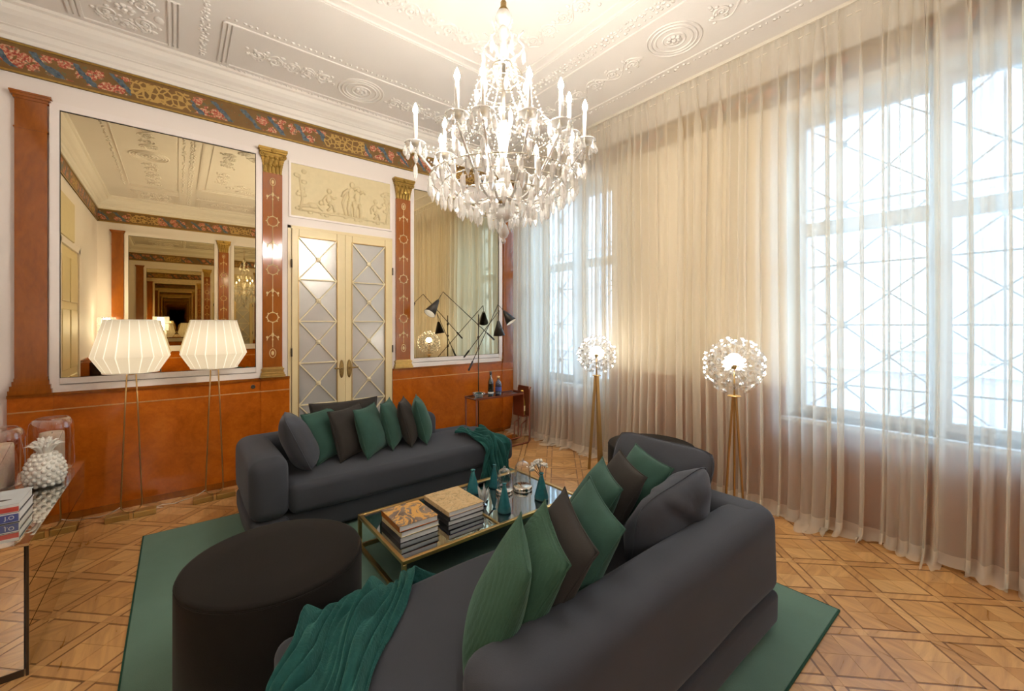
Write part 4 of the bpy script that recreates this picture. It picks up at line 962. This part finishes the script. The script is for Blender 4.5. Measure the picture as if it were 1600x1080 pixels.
# books on the sideboard with printed spines
def spine_text(parent, body, size, loc, mat):
    cu = bpy.data.curves.new('txt', 'FONT'); cu.body = body; cu.size = size; cu.align_x = 'CENTER'; cu.align_y = 'CENTER'; cu.extrude = .0004
    tmp = bpy.data.objects.new('txt', cu); C.objects.link(tmp); dg = bpy.context.evaluated_depsgraph_get(); me = bpy.data.meshes.new_from_object(tmp.evaluated_get(dg)); bpy.data.objects.remove(tmp)
    me.materials.clear(); me.materials.append(M[mat]); o = link('lettering', me, parent, loc, (PI/2, 0, 0)); return o
def big_book(label, x0, x1, y0, y1, z, th, cover, side):
    t_ = thing('book', label, 'book', ((x0+x1)/2, (y0+y1)/2, z), 0, 'books on the sideboard'); hx_ = (x1-x0)/2; hy_ = (y1-y0)/2
    MB().box(-hx_, hx_, -hy_, hy_, 0, .003).obj('back_cover', 'book_black', t_); MB().box(-hx_, hx_, -hy_, hy_, th-.003, th).obj('front_cover', cover, t_)
    MB().box(-hx_+.004, hx_-.005, -hy_+.004, hy_-.004, .003, th-.003).obj('pages', 'paper', t_); MB().box(-hx_, hx_, -hy_, -hy_+.003, .003, th-.003).obj('spine', side, t_); return t_
b1 = big_book('white book with a blue lettered spine at the bottom of the sideboard pile', -.93, -.62, 3.194, 3.47, LZ, .048, 'book_white', 'book_white')
MB().box(-.02, .152, -.1393, -.1378, .005, .043).obj('blue_band', 'book_blue', b1); spine_text(b1, 'J.O', .026, (.122, -.1395, .026), 'book_white')
b2 = big_book('pale-covered book with a red spine on top of the sideboard pile', -.93, -.622, 3.196, 3.468, LZ+.048, .046, 'book_pale', 'book_white')
MB().box(-.155, .153, -.1373, -.1358, .006, .030).obj('red_band', 'book_red', b2)
MB()._ell((0.03, -.05, .0462), (.085, .018, .0008), 14, 4).obj('printed_leaf', 'book_black', b2)
def hurricane(label, x, y):
    t_ = thing('hurricane_lantern', label, 'candle holder', (x, y, LZ), group='glass candle lanterns on the sideboard'); r = .108; hh = .36
    MB().lathe([(.0005, .004), (r*.7, .0), (r*.95, .01), (r, .03), (r, hh-.07), (r*.96, hh-.035), (r*.82, hh-.010), (r*.70, hh), (r*.66, hh-.002), (r*.80, hh-.014)], 36, cap=False).obj('glass', 'rose_glass', t_, True)
    n = 14
    for k in range(n):
        a = 2*PI*k/n; pts = [((r-.001)*math.cos(a+.9*f), (r-.001)*math.sin(a+.9*f), .03+f*(hh-.11)) for f in [i/8 for i in range(9)]]
        if k % 2 == 0: MB().tube(pts, .0016, 4).obj('cut_line', 'clear_glass', t_)
    cd = MB().lathe([(.058, .006), (.062, .012), (.061, .24), (.057, .262), (.050, .258), (.040, .246), (.0005, .244)], 28, cap=False).obj('candle', 'wax', t_, True)
    MB().tube([(0, 0, .244), (.002, 0, .262)], .0018, 5).obj('wick', 'book_black', cd)
hurricane('rose glass candle lantern behind the ceramic pineapple', -.665, 4.17); hurricane('rose glass candle lantern cut by the left picture edge', -.845, 3.93)
pa = thing('ceramic_pineapple', 'white ceramic pineapple on the mirrored sideboard', 'ornament', (-.635, 3.80, LZ))
MB().lathe([(.045, 0), (.07, .012), (.083, .05), (.086, .09), (.078, .14), (.058, .185), (.03, .205), (.0005, .21)], 24, cap=False).obj('body', 'ceramic', pa, True)
mb = MB()
for r_ in range(9):
    z = .018+r_*.022; rad = [.072, .081, .086, .087, .085, .080, .072, .062, .048][r_]; n = 13
    for k in range(n): a = 2*PI*(k+.5*(r_ % 2))/n; mb._ell((rad*math.cos(a), rad*math.sin(a), z), (.013, .013, .013), 6, 4)
mb.obj('studs', 'ceramic', pa, True)
for tier, (n, ln, ou, z0) in enumerate(((9, .085, .075, .19), (8, .095, .05, .20), (6, .11, .022, .205))):
    for k in range(n):
        a = 2*PI*(k+.5*tier)/n; mb = MB(); pts = []
        for f in [i/5 for i in range(6)]: rr_ = .012+ou*f**1.3; pts.append((rr_*math.cos(a), rr_*math.sin(a), z0+ln*math.sin(f*PI*.5)-.02*f*f))
        mb.tube(pts, [.010, .013, .012, .009, .005, .001], 5); mb.obj('leaf', 'ceramic', pa, True)

# ================================================================== PLEATED FLOOR LAMPS
def pleated_lamp(label, x, y, rz):
    t_ = thing('floor_lamp', label, 'lamp', (x, y, 0), rz, 'white pleated floor lamps'); n = 20
    prof = [(.172, 1.635), (.252, 1.335), (.176, 1.205)]; mb = MB()
    sh = bpy.data.objects.new('lamp_shade', None)
    C.objects.link(sh); sh.parent = t_; so = sh
    pm = MB(); rm = MB(); g = .10*PI/n
    P_ = lambda r, a, z: (r*math.cos(a), r*math.sin(a), z)
    for k in range(2):
        (r0, z0), (r1, z1) = prof[k], prof[k+1]
        pm.quad(P_(r0, g, z0), P_(r0, 2*PI/n-g, z0), P_(r1, 2*PI/n-g, z1), P_(r1, g, z1)); rm.quad(P_(r0, -g, z0), P_(r0, g, z0), P_(r1, g, z1), P_(r1, -g, z1))
    pme = pm.mesh('shade_panel', 'shade_fabric'); rme = rm.mesh('seam_rib', 'shade_seam')
    for j in range(n): link('shade_panel', pme, so, (0, 0, 0), (0, 0, 2*PI*j/n)); link('seam_rib', rme, so, (0, 0, 0), (0, 0, 2*PI*j/n))
    for (r, z) in (prof[0], prof[2]): MB().tube([(r*math.cos(2*PI*j/40), r*math.sin(2*PI*j/40), z) for j in range(40)], .004, 6, closed=True).obj('rim', 'shade_seam', so)
    # bulb and its light
    MB()._ell((0, 0, 1.40), (.028, .028, .038), 10, 8).obj('lamp_bulb', 'clear_glass', t_, True)
    l = bpy.data.lights.new('lamp_light', 'POINT'); l.energy = SHADE_W; l.color = (1, .90, .74); l.shadow_soft_size = .05; lo = bpy.data.objects.new('lamp_light', l); C.objects.link(lo); lo.parent = t_; lo.location = (0, 0, 1.40)
    MB().lathe([(.018, 1.18), (.02, 1.19), (.02, 1.25), (.012, 1.26)], 12).obj('bulb_socket', 'brass_dull', t_, True)
    # U-shaped wire stand
    pts = [(-.028, 0, 1.20)]+[(-.030-.035*f, 0, 1.20-1.08*f) for f in (.3, .6, .9)]+[(-.065, 0, .12), (-.062, 0, .085), (-.045, 0, .06), (-.02, 0, .052), (.02, 0, .052), (.045, 0, .06), (.062, 0, .085), (.065, 0, .12)]+[(.030+.035*f, 0, 1.20-1.08*f) for f in (.9, .6, .3)]+[(.028, 0, 1.20)]
    MB().tube(pts, .0055, 8).obj('stand', 'lamp_rod', t_, True)
    for sx in (-1, 1): rbox(sx*.085-.072, sx*.085+.072, -.045, .045, .0, .045, .003, 1, 'base_block', 'lamp_block', t_, smooth=False)
    MB().box(-.011, .011, -.05, .05, .0, .053).obj('base_clip', 'brass', t_)
    return t_
pleated_lamp('white pleated floor lamp on the left, over the sideboard end', -.295, 4.66, .0); pleated_lamp('white pleated floor lamp on the right, nearer the double door', .266, 4.67, .0)
for lab, pts in (('pale lamp cable on the floor left of the left pleated lamp', [(-.36, 4.66, .10), (-.42, 4.72, .05), (-.5, 4.80, .012), (-.62, 4.86, .008)]),
                 ('pale lamp cable on the floor between the pleated lamps', [(.20, 4.67, .10), (.13, 4.72, .04), (.05, 4.80, .008), (-.02, 4.76, .006), (-.1, 4.80, .006), (-.16, 4.76, .006), (-.1, 4.72, .006)])):
    o = thing('lamp_cable', lab, 'cable', (pts[0][0], pts[0][1], 0), group='lamp cables')
    MB().tube([(p_[0]-pts[0][0], p_[1]-pts[0][1], p_[2]) for p_ in pts], .004, 6).obj('cord', 'cable', o, True)
# small wall socket on the wainscot
so = thing('wall_socket', 'small dark round socket on the wainscot beside the door pilaster', 'socket', (.60, YA-.021, .965)); mb = MB().lathe([(.020, 0), (.020, .006), (.012, .008), (.001, .005)], 14); mb.v = [(v[0], -v[2], v[1]) for v in mb.v]; mb.obj('plate', 'dark_bronze', so)

# ================================================================== DANDELION LAMPS
def dandelion(label, x, y, zc, R0, seed, lw_=.014, up_=(F_[0], F_[1], 0)):
    t_ = thing('globe_lamp', label, 'lamp', (x, y, 0), 0, 'glass dandelion floor lamps'); rr = random.Random(seed)
    MB()._ell((0, 0, zc+.05), (.052, .052, .046), 14, 10).obj('light_core', 'dandelion_core', t_, True)
    MB().lathe([(.014, zc-.03), (.02, zc-.02), (.02, zc+.0), (.030, zc+.012), (.024, zc+.02)], 12).obj('hub', 'antique_brass', t_, True)
    # petal: thin rod with a clear glass disc and rim drop at its end
    pm = MB(); pm.tube([(0, 0, .05), (0, 0, R0-.02)], .0014, 4); pm.lathe([(.0005, R0-.012), (.016, R0-.009), (.026, R0+.001), (.023, R0+.005), (.010, R0-.004), (.0005, R0-.003)], 8, cap=False); pme = pm.mesh('glass_petal', 'petal_glass')
    N = 128; ga = PI*(3-math.sqrt(5))
    for k in range(N):
        zf = 1-2*(k+.5)/N; r_ = math.sqrt(1-zf*zf); a = ga*k; d = Vector((r_*math.cos(a), r_*math.sin(a), zf))
        if zf < -.90: continue
        o = link('glass_petal', pme, t_, (0, 0, zc)); o.rotation_euler = d.to_track_quat('Z', 'Y').to_euler(); s_ = rr.uniform(.90, 1.06); o.scale = (s_, s_, s_)
    MB().lathe([(.0005, zc-R0*1.12), (.045, zc-R0*1.12), (.05, zc-R0*1.10), (.045, zc-R0*1.08), (.0005, zc-R0*1.08)], 20, cap=False).obj('collar', 'brass', t_, True)
    MB().tube([(0, 0, zc-.02), (0, 0, zc-R0*1.12)], .007, 8).obj('stem', 'brass_dull', t_, True)
    for k in range(3):
        a = 2*PI*k/3+.4; MB().bar((.012*math.cos(a), .012*math.sin(a), zc-R0*1.08), (.085*math.cos(a), .085*math.sin(a), .0), lw_, .010, up=up_).obj('leg', 'brass_dull', t_)
dandelion('glass dandelion lamp in front of the curtain, nearer to the camera', 3.40, 1.44, 1.275, .215, 1)
dandelion('glass dandelion lamp in front of the far window', 3.61, 2.986, 1.26, .205, 2, .030)

# ================================================================== THREE-ARM LAMP
tl = thing('three_arm_lamp', 'floor lamp with three crossing rods and black cone shades', 'lamp', (3.10, 4.55, 0))
def L3(p_): return (p_[0]-3.10, p_[1]-4.55, p_[2])
MB().tube([(0, 0, .02), (0, 0, 1.73)], .007, 10).obj('stem', 'dark_bronze', tl, True); MB().lathe([(.092, 0), (.092, .018), (.02, .024), (.008, .05)], 28).obj('base', 'black_metal', tl, True)
def cone(apex, mouth, r):
    a = Vector(L3(apex)); m = Vector(L3(mouth)); d = (m-a); Ln = d.length; mb = MB(); mb.lathe([(.016, 0), (.020, .01), (r, Ln), (r-.003, Ln)], 24, cap=False)
    mi = MB().lathe([(.013, .012), (r-.004, Ln-.001)], 24, cap=False); dk = MB().lathe([(.0005, Ln*.70), (r*.68, Ln*.70)], 24, cap=False)
    q = d.to_track_quat('Z', 'Y').to_matrix()
    for b in (mb, mi, dk): b.v = [tuple(a+q @ Vector(v)) for v in b.v]
    o = mb.obj('cone_shade', 'black_metal', tl, True); mi.obj('shade_lining', 'cone_inner', o, True); dk.obj('diffuser', 'cone_glow', o)
def arm(tip, han, cz, apex, mouth, r=.075):
    t0, h0, a0 = L3(tip), L3(han), L3(apex); v = (Vector(h0)-Vector(t0)).normalized()
    MB().tube([t0, tuple(Vector(h0)-v*.13)], .005, 8).obj('arm_rod', 'dark_bronze', tl, True); MB().tube([tuple(Vector(h0)-v*.14), h0], .012, 8).obj('arm_handle', 'black_metal', tl, True)
    MB().tube([t0, a0], .004, 6).obj('shade_link', 'dark_bronze', tl, True); cone(apex, mouth, r)
    c = Vector((0, 0, cz)); MB()._ell(tuple(c), (.016, .016, .02), 10, 6).obj('joint', 'dark_bronze', tl, True)
arm((2.639, 4.675, 2.015), (3.353, 4.543, 1.389), 1.60, (2.54, 4.62, 1.90), (2.40, 4.58, 1.73)); arm((3.584, 4.764, 1.883), (2.883, 4.454, 1.013), 1.28, (3.64, 4.70, 1.79), (3.70, 4.60, 1.63), .082); arm((3.14, 4.15, 1.77), (3.06, 4.84, 1.15), 1.43, (3.15, 4.18, 1.64), (3.17, 4.19, 1.46))

# ================================================================== DRINKS TROLLEY
tr = thing('drinks_trolley', 'rust-brown tubular metal drinks trolley in the far corner', 'trolley', (3.27, 4.33, 0))
tx, ty = .43, .12
for sy in (-1, 1):
    MB().tube([(-tx, sy*ty, .012), (-tx, sy*ty, .68)], .011, 8).obj('leg', 'rust_metal', tr, True)
    MB().tube([(-tx, sy*ty, .012), (tx-.03, sy*ty, .012), (tx, sy*ty, .04), (tx, sy*ty, .72), (tx+.02, sy*ty, .75)], .011, 8).obj('side_loop', 'rust_metal', tr, True)
    MB().tube([(tx-.02, sy*ty*.6, .30), (tx-.10, sy*ty*.6, .26), (tx-.11, sy*ty*.6, .10), (tx-.13, sy*ty*.6, .085), (-tx, sy*ty*.6, .085)], .009, 8).obj('shelf_rail', 'rust_metal', tr, True)
mb = MB().box(-tx-.012, tx-.11, -ty-.01, ty+.01, .668, .680); mb.obj('top_tray', 'rust_metal', tr)
MB().box(-tx, tx-.115, -ty+.002, ty-.002, .680, .683).obj('tray_glass', 'mirror_smoke', tr)
for sy in (-1, 1): MB().box(-tx-.012, tx-.11, sy*(ty+.006)-.004, sy*(ty+.006)+.004, .680, .694).obj('tray_lip', 'rust_metal', tr)
MB().box(-tx+.01, tx-.12, -ty*.6, ty*.6, .090, .098).obj('lower_shelf', 'mahogany', tr)
hb = MB(); hb.box(tx-.10, tx-.094, -ty+.01, ty-.01, .36, .70); hb.box(tx-.01, tx-.004, -ty+.01, ty-.01, .36, .76); hb.box(tx-.10, tx-.004, -ty+.01, ty-.01, .36, .366); hb.obj('bottle_rack', 'rust_metal', tr)
def drink(name, label, x, y, z, prof, mat, cap):
    t_ = thing(name, label, 'bottle', (x, y, z), 0, 'bottles on the trolley'); MB().lathe(prof, 18).obj('body', mat, t_, True); r, h_ = prof[-1]; MB().lathe([(r*1.25, h_-.035), (r*1.25, h_+.004)], 12).obj('cap', cap, t_, True); return t_
o = drink('wine_bottle', 'dark green bottle standing on the trolley', 3.14, 4.33, .683, [(.030, 0), (.037, .008), (.037, .155), (.030, .195), (.014, .235), (.013, .305)], 'green_glass', 'book_black'); MB().lathe([(.0376, .03), (.0376, .05)], 18, cap=False).obj('white_label', 'book_white', o)
o = drink('spirit_bottle', 'blue glass bottle beside the dark green one on the trolley', 3.27, 4.34, .683, [(.034, 0), (.042, .008), (.042, .13), (.034, .165), (.015, .185), (.015, .235)], 'blue_glass', 'brass'); MB().lathe([(.0426, .05), (.0426, .10)], 18, cap=False).obj('dark_label', 'book_blue', o)
o = drink('champagne_bottle', 'gold champagne bottle in the rack of the trolley', 3.645, 4.30, .368, [(.034, 0), (.042, .01), (.042, .16), (.032, .22), (.017, .28), (.016, .335)], 'gold_foil', 'gold_foil'); MB().lathe([(.0426, .06), (.0426, .13)], 18, cap=False).obj('label_band', 'cream', o)
tp = thing('glass_dish', 'low green glass dish on the left of the trolley top', 'dish', (2.97, 4.35, .683)); MB().lathe([(.03, 0), (.05, .004), (.085, .05), (.080, .05), (.046, .01), (.0005, .008)], 20, cap=False).obj('bowl', 'petal_glass', tp, True)
for k in range(5): MB()._ell((.03*math.cos(k*1.26), .03*math.sin(k*1.26), .035), (.022, .022, .02), 8, 5).obj('lime', 'velvet_green', tp, True)

# ================================================================== CHANDELIER
CX, CYY = 1.50, 1.94
ch = thing('chandelier', 'large crystal chandelier with lit candle bulbs', 'chandelier', (CX, CYY, ZC))
Z = lambda z: z-ZC
MB().lathe([(.07, Z(4.04)), (.07, Z(4.02)), (.03, Z(3.985)), (.012, Z(3.97))], 20).obj('ceiling_rose', 'brass_dull', ch, True)
for k in range(14):
    z0 = 3.97-k*.033; pts = []
    for j in range(10): a = 2*PI*j/10; u_ = .010*math.cos(a); v_ = .021*math.sin(a); pts.append((u_, 0, Z(z0-.018)+v_) if k % 2 else (0, u_, Z(z0-.018)+v_))
    MB().tube(pts, .0028, 5, closed=True).obj('chain_link', 'brass_dull', ch, True)
def gl(prof, nm='stem_glass', mat='crystal', n=14): return MB().lathe([(r, Z(z)) for r, z in prof], n).obj(nm, mat, ch, True)
gl([(.012, 3.51), (.018, 3.50), (.018, 3.47), (.030, 3.455)], 'top_finial', 'antique_brass')
gl([(.010, 3.46), (.038, 3.44), (.05, 3.41), (.038, 3.375), (.012, 3.36)], 'glass_ball')
gl([(.012, 3.36), (.03, 3.34), (.032, 3.30), (.014, 3.27), (.022, 3.24), (.026, 3.18), (.012, 3.14)], 'stem_glass')
gl([(.010, 3.14), (.010, 2.78)], 'stem_rod', 'chandelier_silver')
gl([(.014, 2.80), (.035, 2.78), (.045, 2.72), (.030, 2.66), (.018, 2.58), (.034, 2.53), (.05, 2.50), (.03, 2.46)], 'baluster')
gl([(.02, 2.46), (.045, 2.44), (.06, 2.39), (.075, 2.35), (.075, 2.33), (.04, 2.30), (.05, 2.27), (.06, 2.24), (.03, 2.21), (.012, 2.20)], 'receiver_bowl', 'crystal')
gl([(.035, 2.325), (.055, 2.32), (.055, 2.305), (.03, 2.30)], 'receiver_plate', 'antique_brass')
gl([(.010, 2.20), (.022, 2.18), (.034, 2.145), (.022, 2.115), (.008, 2.105), (.014, 2.095), (.012, 2.083), (.002, 2.075)], 'bottom_finial')
# bulbs in plan: (offset to the right of view, offset away from the camera)
BUL = [(-.22, -.41), (-.09, -.44), (.135, -.42), (.30, -.33), (.36, -.20), (.46, -.12), (-.50, -.085), (-.36, .08), (-.42, .30), (.22, .46), (-.12, .47), (.44, .25)]
drop_prof = [(.0006, 0), (.004, -.006), (.0035, -.012), (.010, -.030), (.0125, -.042), (.008, -.054), (.0006, -.062)]
dm = MB().lathe(drop_prof, 6, cap=False).mesh('crystal_drop', 'crystal'); sm_ = MB().lathe([(.0006, .007), (.007, 0), (.0006, -.007)], 6, cap=False).mesh('bead', 'crystal')
lm = MB().lathe([(.0006, 0), (.005, -.006), (.012, -.02), (.013, -.055), (.006, -.075), (.0006, -.085)], 5, cap=False).mesh('crystal_prism', 'crystal')
beads_mb = MB(); ndrop = 0
def bead(p_, r=.0065): beads_mb.lathe([(.0005, r), (r, 0), (.0005, -r)], 5, p_, cap=False)
def drop(p_, big=False, s_=1.0):
    global ndrop
    ndrop += 1; o = link('crystal_prism' if big else 'crystal_drop', lm if big else dm, ch, p_); o.rotation_euler = (R.uniform(-.08, .08), R.uniform(-.08, .08), R.uniform(0, 3)); o.scale = (s_, s_, s_*R.uniform(.9, 1.15)); bead((p_[0], p_[1], p_[2]+.008))
def strand(a, b, sag, n, r=.0062):
    a = Vector(a); b = Vector(b)
    for k in range(n+1): f = k/n; q = a.lerp(b, f); q.z -= sag*4*f*(1-f); bead(tuple(q), r)
cups = []
for (lr, fw_) in BUL:
    x = R_[0]*lr+F_[0]*fw_; y = R_[1]*lr+F_[1]*fw_; rad = math.hypot(x, y); ux, uy = x/rad, y/rad; zc_ = 2.615
    pts = []
    for k in range(17):
        f = k/16; r_ = .05+(rad-.05)*f; zz = 2.34+.05*math.sin(f*PI*1.1)*-1.6*(1-f)+(zc_-2.36)*f**2.2; pts.append((ux*r_, uy*r_, Z(zz)))
    MB().tube(pts, [.010-.003*k/16 for k in range(17)], 7).obj('arm', 'crystal', ch, True)
    MB().tube(pts, .0035, 5).obj('arm_core', 'chandelier_silver', ch, True)
    MB().lathe([(.006, Z(zc_-.01)), (.035, Z(zc_)), (.058, Z(zc_+.012)), (.060, Z(zc_+.018)), (.034, Z(zc_+.008)), (.012, Z(zc_+.006))], 14, (x, y, 0), cap=False).obj('drip_pan', 'crystal', ch, True)
    MB().lathe([(.012, Z(zc_+.004)), (.015, Z(zc_+.012)), (.015, Z(zc_+.03)), (.012, Z(zc_+.034))], 10, (x, y, 0)).obj('candle_cup', 'antique_brass', ch, True)
    MB().lathe([(.0105, Z(zc_+.03)), (.0105, Z(zc_+.178)), (.007, Z(zc_+.184))], 10, (x, y, 0)).obj('candle_sleeve', 'socket_white', ch, True)
    zb = zc_+.184; MB().lathe([(.006, Z(zb)), (.012, Z(zb+.010)), (.0145, Z(zb+.022)), (.011, Z(zb+.038)), (.005, Z(zb+.052)), (.0008, Z(zb+.062))], 10, (x, y, 0)).obj('candle_bulb', 'bulb', ch, True)
    cups.append((x, y, zc_))
    for k in range(7): a = 2*PI*k/7+.2; drop((x+.058*math.cos(a), y+.058*math.sin(a), Z(zc_+.004)), False, 1.15)
    drop((x, y, Z(zc_-.10)), True, 1.1)
    strand((x, y, Z(zc_-.012)), (x, y, Z(zc_-.095)), 0, 6, .005)
    m_ = pts[9]; drop((m_[0], m_[1], m_[2]-.015), True, .9); m_ = pts[5]; drop((m_[0], m_[1], m_[2]-.02), True, 1.0)
    strand((ux*.05, uy*.05, Z(2.78)), (x*.9, y*.9, Z(zc_+.01)), .07, 16); strand((ux*.03, uy*.03, Z(3.16)), (x*.62, y*.62, Z(2.72)), .05, 18)
cups_s = sorted(cups, key=lambda c: math.atan2(c[1], c[0]))
for a, b in zip(cups_s, cups_s[1:]+cups_s[:1]): strand((a[0]*.93, a[1]*.93, Z(2.60)), (b[0]*.93, b[1]*.93, Z(2.60)), .06, 12)
for (r_, zz, n, big, s_) in ((.43, 2.43, 30, True, 1.15), (.36, 2.39, 28, True, 1.25), (.27, 2.34, 22, True, 1.3), (.17, 2.29, 14, True, 1.1), (.30, 2.72, 14, True, 1.1), (.16, 2.98, 8, True, 1.1)):
    MB().tube([(r_*math.cos(2*PI*k/40), r_*math.sin(2*PI*k/40), Z(zz)+.008) for k in range(40)], .003, 5, closed=True).obj('ring', 'chandelier_silver', ch, True)
    for k in range(n): a = 2*PI*(k+.3)/n; drop((r_*math.cos(a), r_*math.sin(a), Z(zz)), big, s_)
    for k in range(n): a = 2*PI*(k+.3)/n; b = 2*PI*(k+1.3)/n; strand((r_*math.cos(a), r_*math.sin(a), Z(zz)+.004), (r_*math.cos(b), r_*math.sin(b), Z(zz)+.004), .035, 5, .005)
for k in range(8): a = 2*PI*k/8; drop((.06*math.cos(a), .06*math.sin(a), Z(2.215)), True, .8)
# crown of curled arms near the top
for k in range(6):
    a = 2*PI*k/6+.3; ux, uy = math.cos(a), math.sin(a); pts = []
    for j in range(17):
        f = j/16
        if f < .6: q = f/.6; r_ = .02+.10*math.sin(q*PI*.5); zz = 3.14+.10*q
        else: q = (f-.6)/.4; r_ = .12-.035*math.sin(q*PI); zz = 3.24+.085*q
        pts.append((ux*r_, uy*r_, Z(zz)))
    MB().tube(pts, [.009-.003*j/16 for j in range(17)], 6).obj('crown_arm', 'crystal', ch, True)
    MB().tube([(ux*(.02+.09*math.sin(j/10*PI)), uy*(.02+.09*math.sin(j/10*PI)), Z(3.15-.17*j/10)) for j in range(11)], .0055, 6).obj('crown_scroll', 'chandelier_silver', ch, True)
    drop((ux*.12, uy*.12, Z(3.215)), True, 1.0)
    strand((ux*.11, uy*.11, Z(3.22)), (ux*.29, uy*.29, Z(2.74)), .07, 20)
o = beads_mb.obj('bead_strands', 'crystal', ch); o['kind'] = 'stuff'

# ================================================================== BEHIND THE CAMERA (seen in the mirrors)
co = thing('console_table', 'black lacquer console seen only in the left mirror', 'console', (-.94, -.55, 0))
rbox(-.22, .22, -.55, .45, 0.08, .95, .006, 1, 'cabinet', 'black_lacquer', co, smooth=False)
for x in (-.18, .18):
    for y in (-.5, .4): MB().box(x-.02, x+.02, y-.02, y+.02, 0, .08).obj('foot', 'black_metal', co)
def crystal_lamp(label, x, y, z):
    t_ = thing('crystal_lamp', label, 'lamp', (x, y, z), group='tiered crystal lamps'); H_ = .78 if z > .5 else 1.75
    MB().lathe([(.10, 0), (.10, .015), (.012, .03), (.010, H_-.3)], 20).obj('stand', 'black_metal', t_, True)
    MB().lathe([(.05, H_-.28), (.05, H_-.02)], 16).obj('light_core', 'crystal_lamp_core', t_, True)
    for r_, z0, z1, n in ((.115, H_-.13, H_, 26), (.11, H_-.27, H_-.14, 26), (.075, H_-.42, H_-.28, 14)):
        for k in range(n): a = 2*PI*k/n; rbox(r_*math.cos(a)-.009, r_*math.cos(a)+.009, r_*math.sin(a)-.009, r_*math.sin(a)+.009, z0, z1, .002, 1, 'crystal_strip', 'crystal', t_, smooth=False)
crystal_lamp('tiered crystal lamp on the black console, seen in the left mirror', -1.0, -.60, .95)
crystal_lamp('tiered crystal floor lamp behind the camera, seen in the left mirror', -.25, -.75, 0)
print('drops', ndrop, 'objects', len(bpy.data.objects))
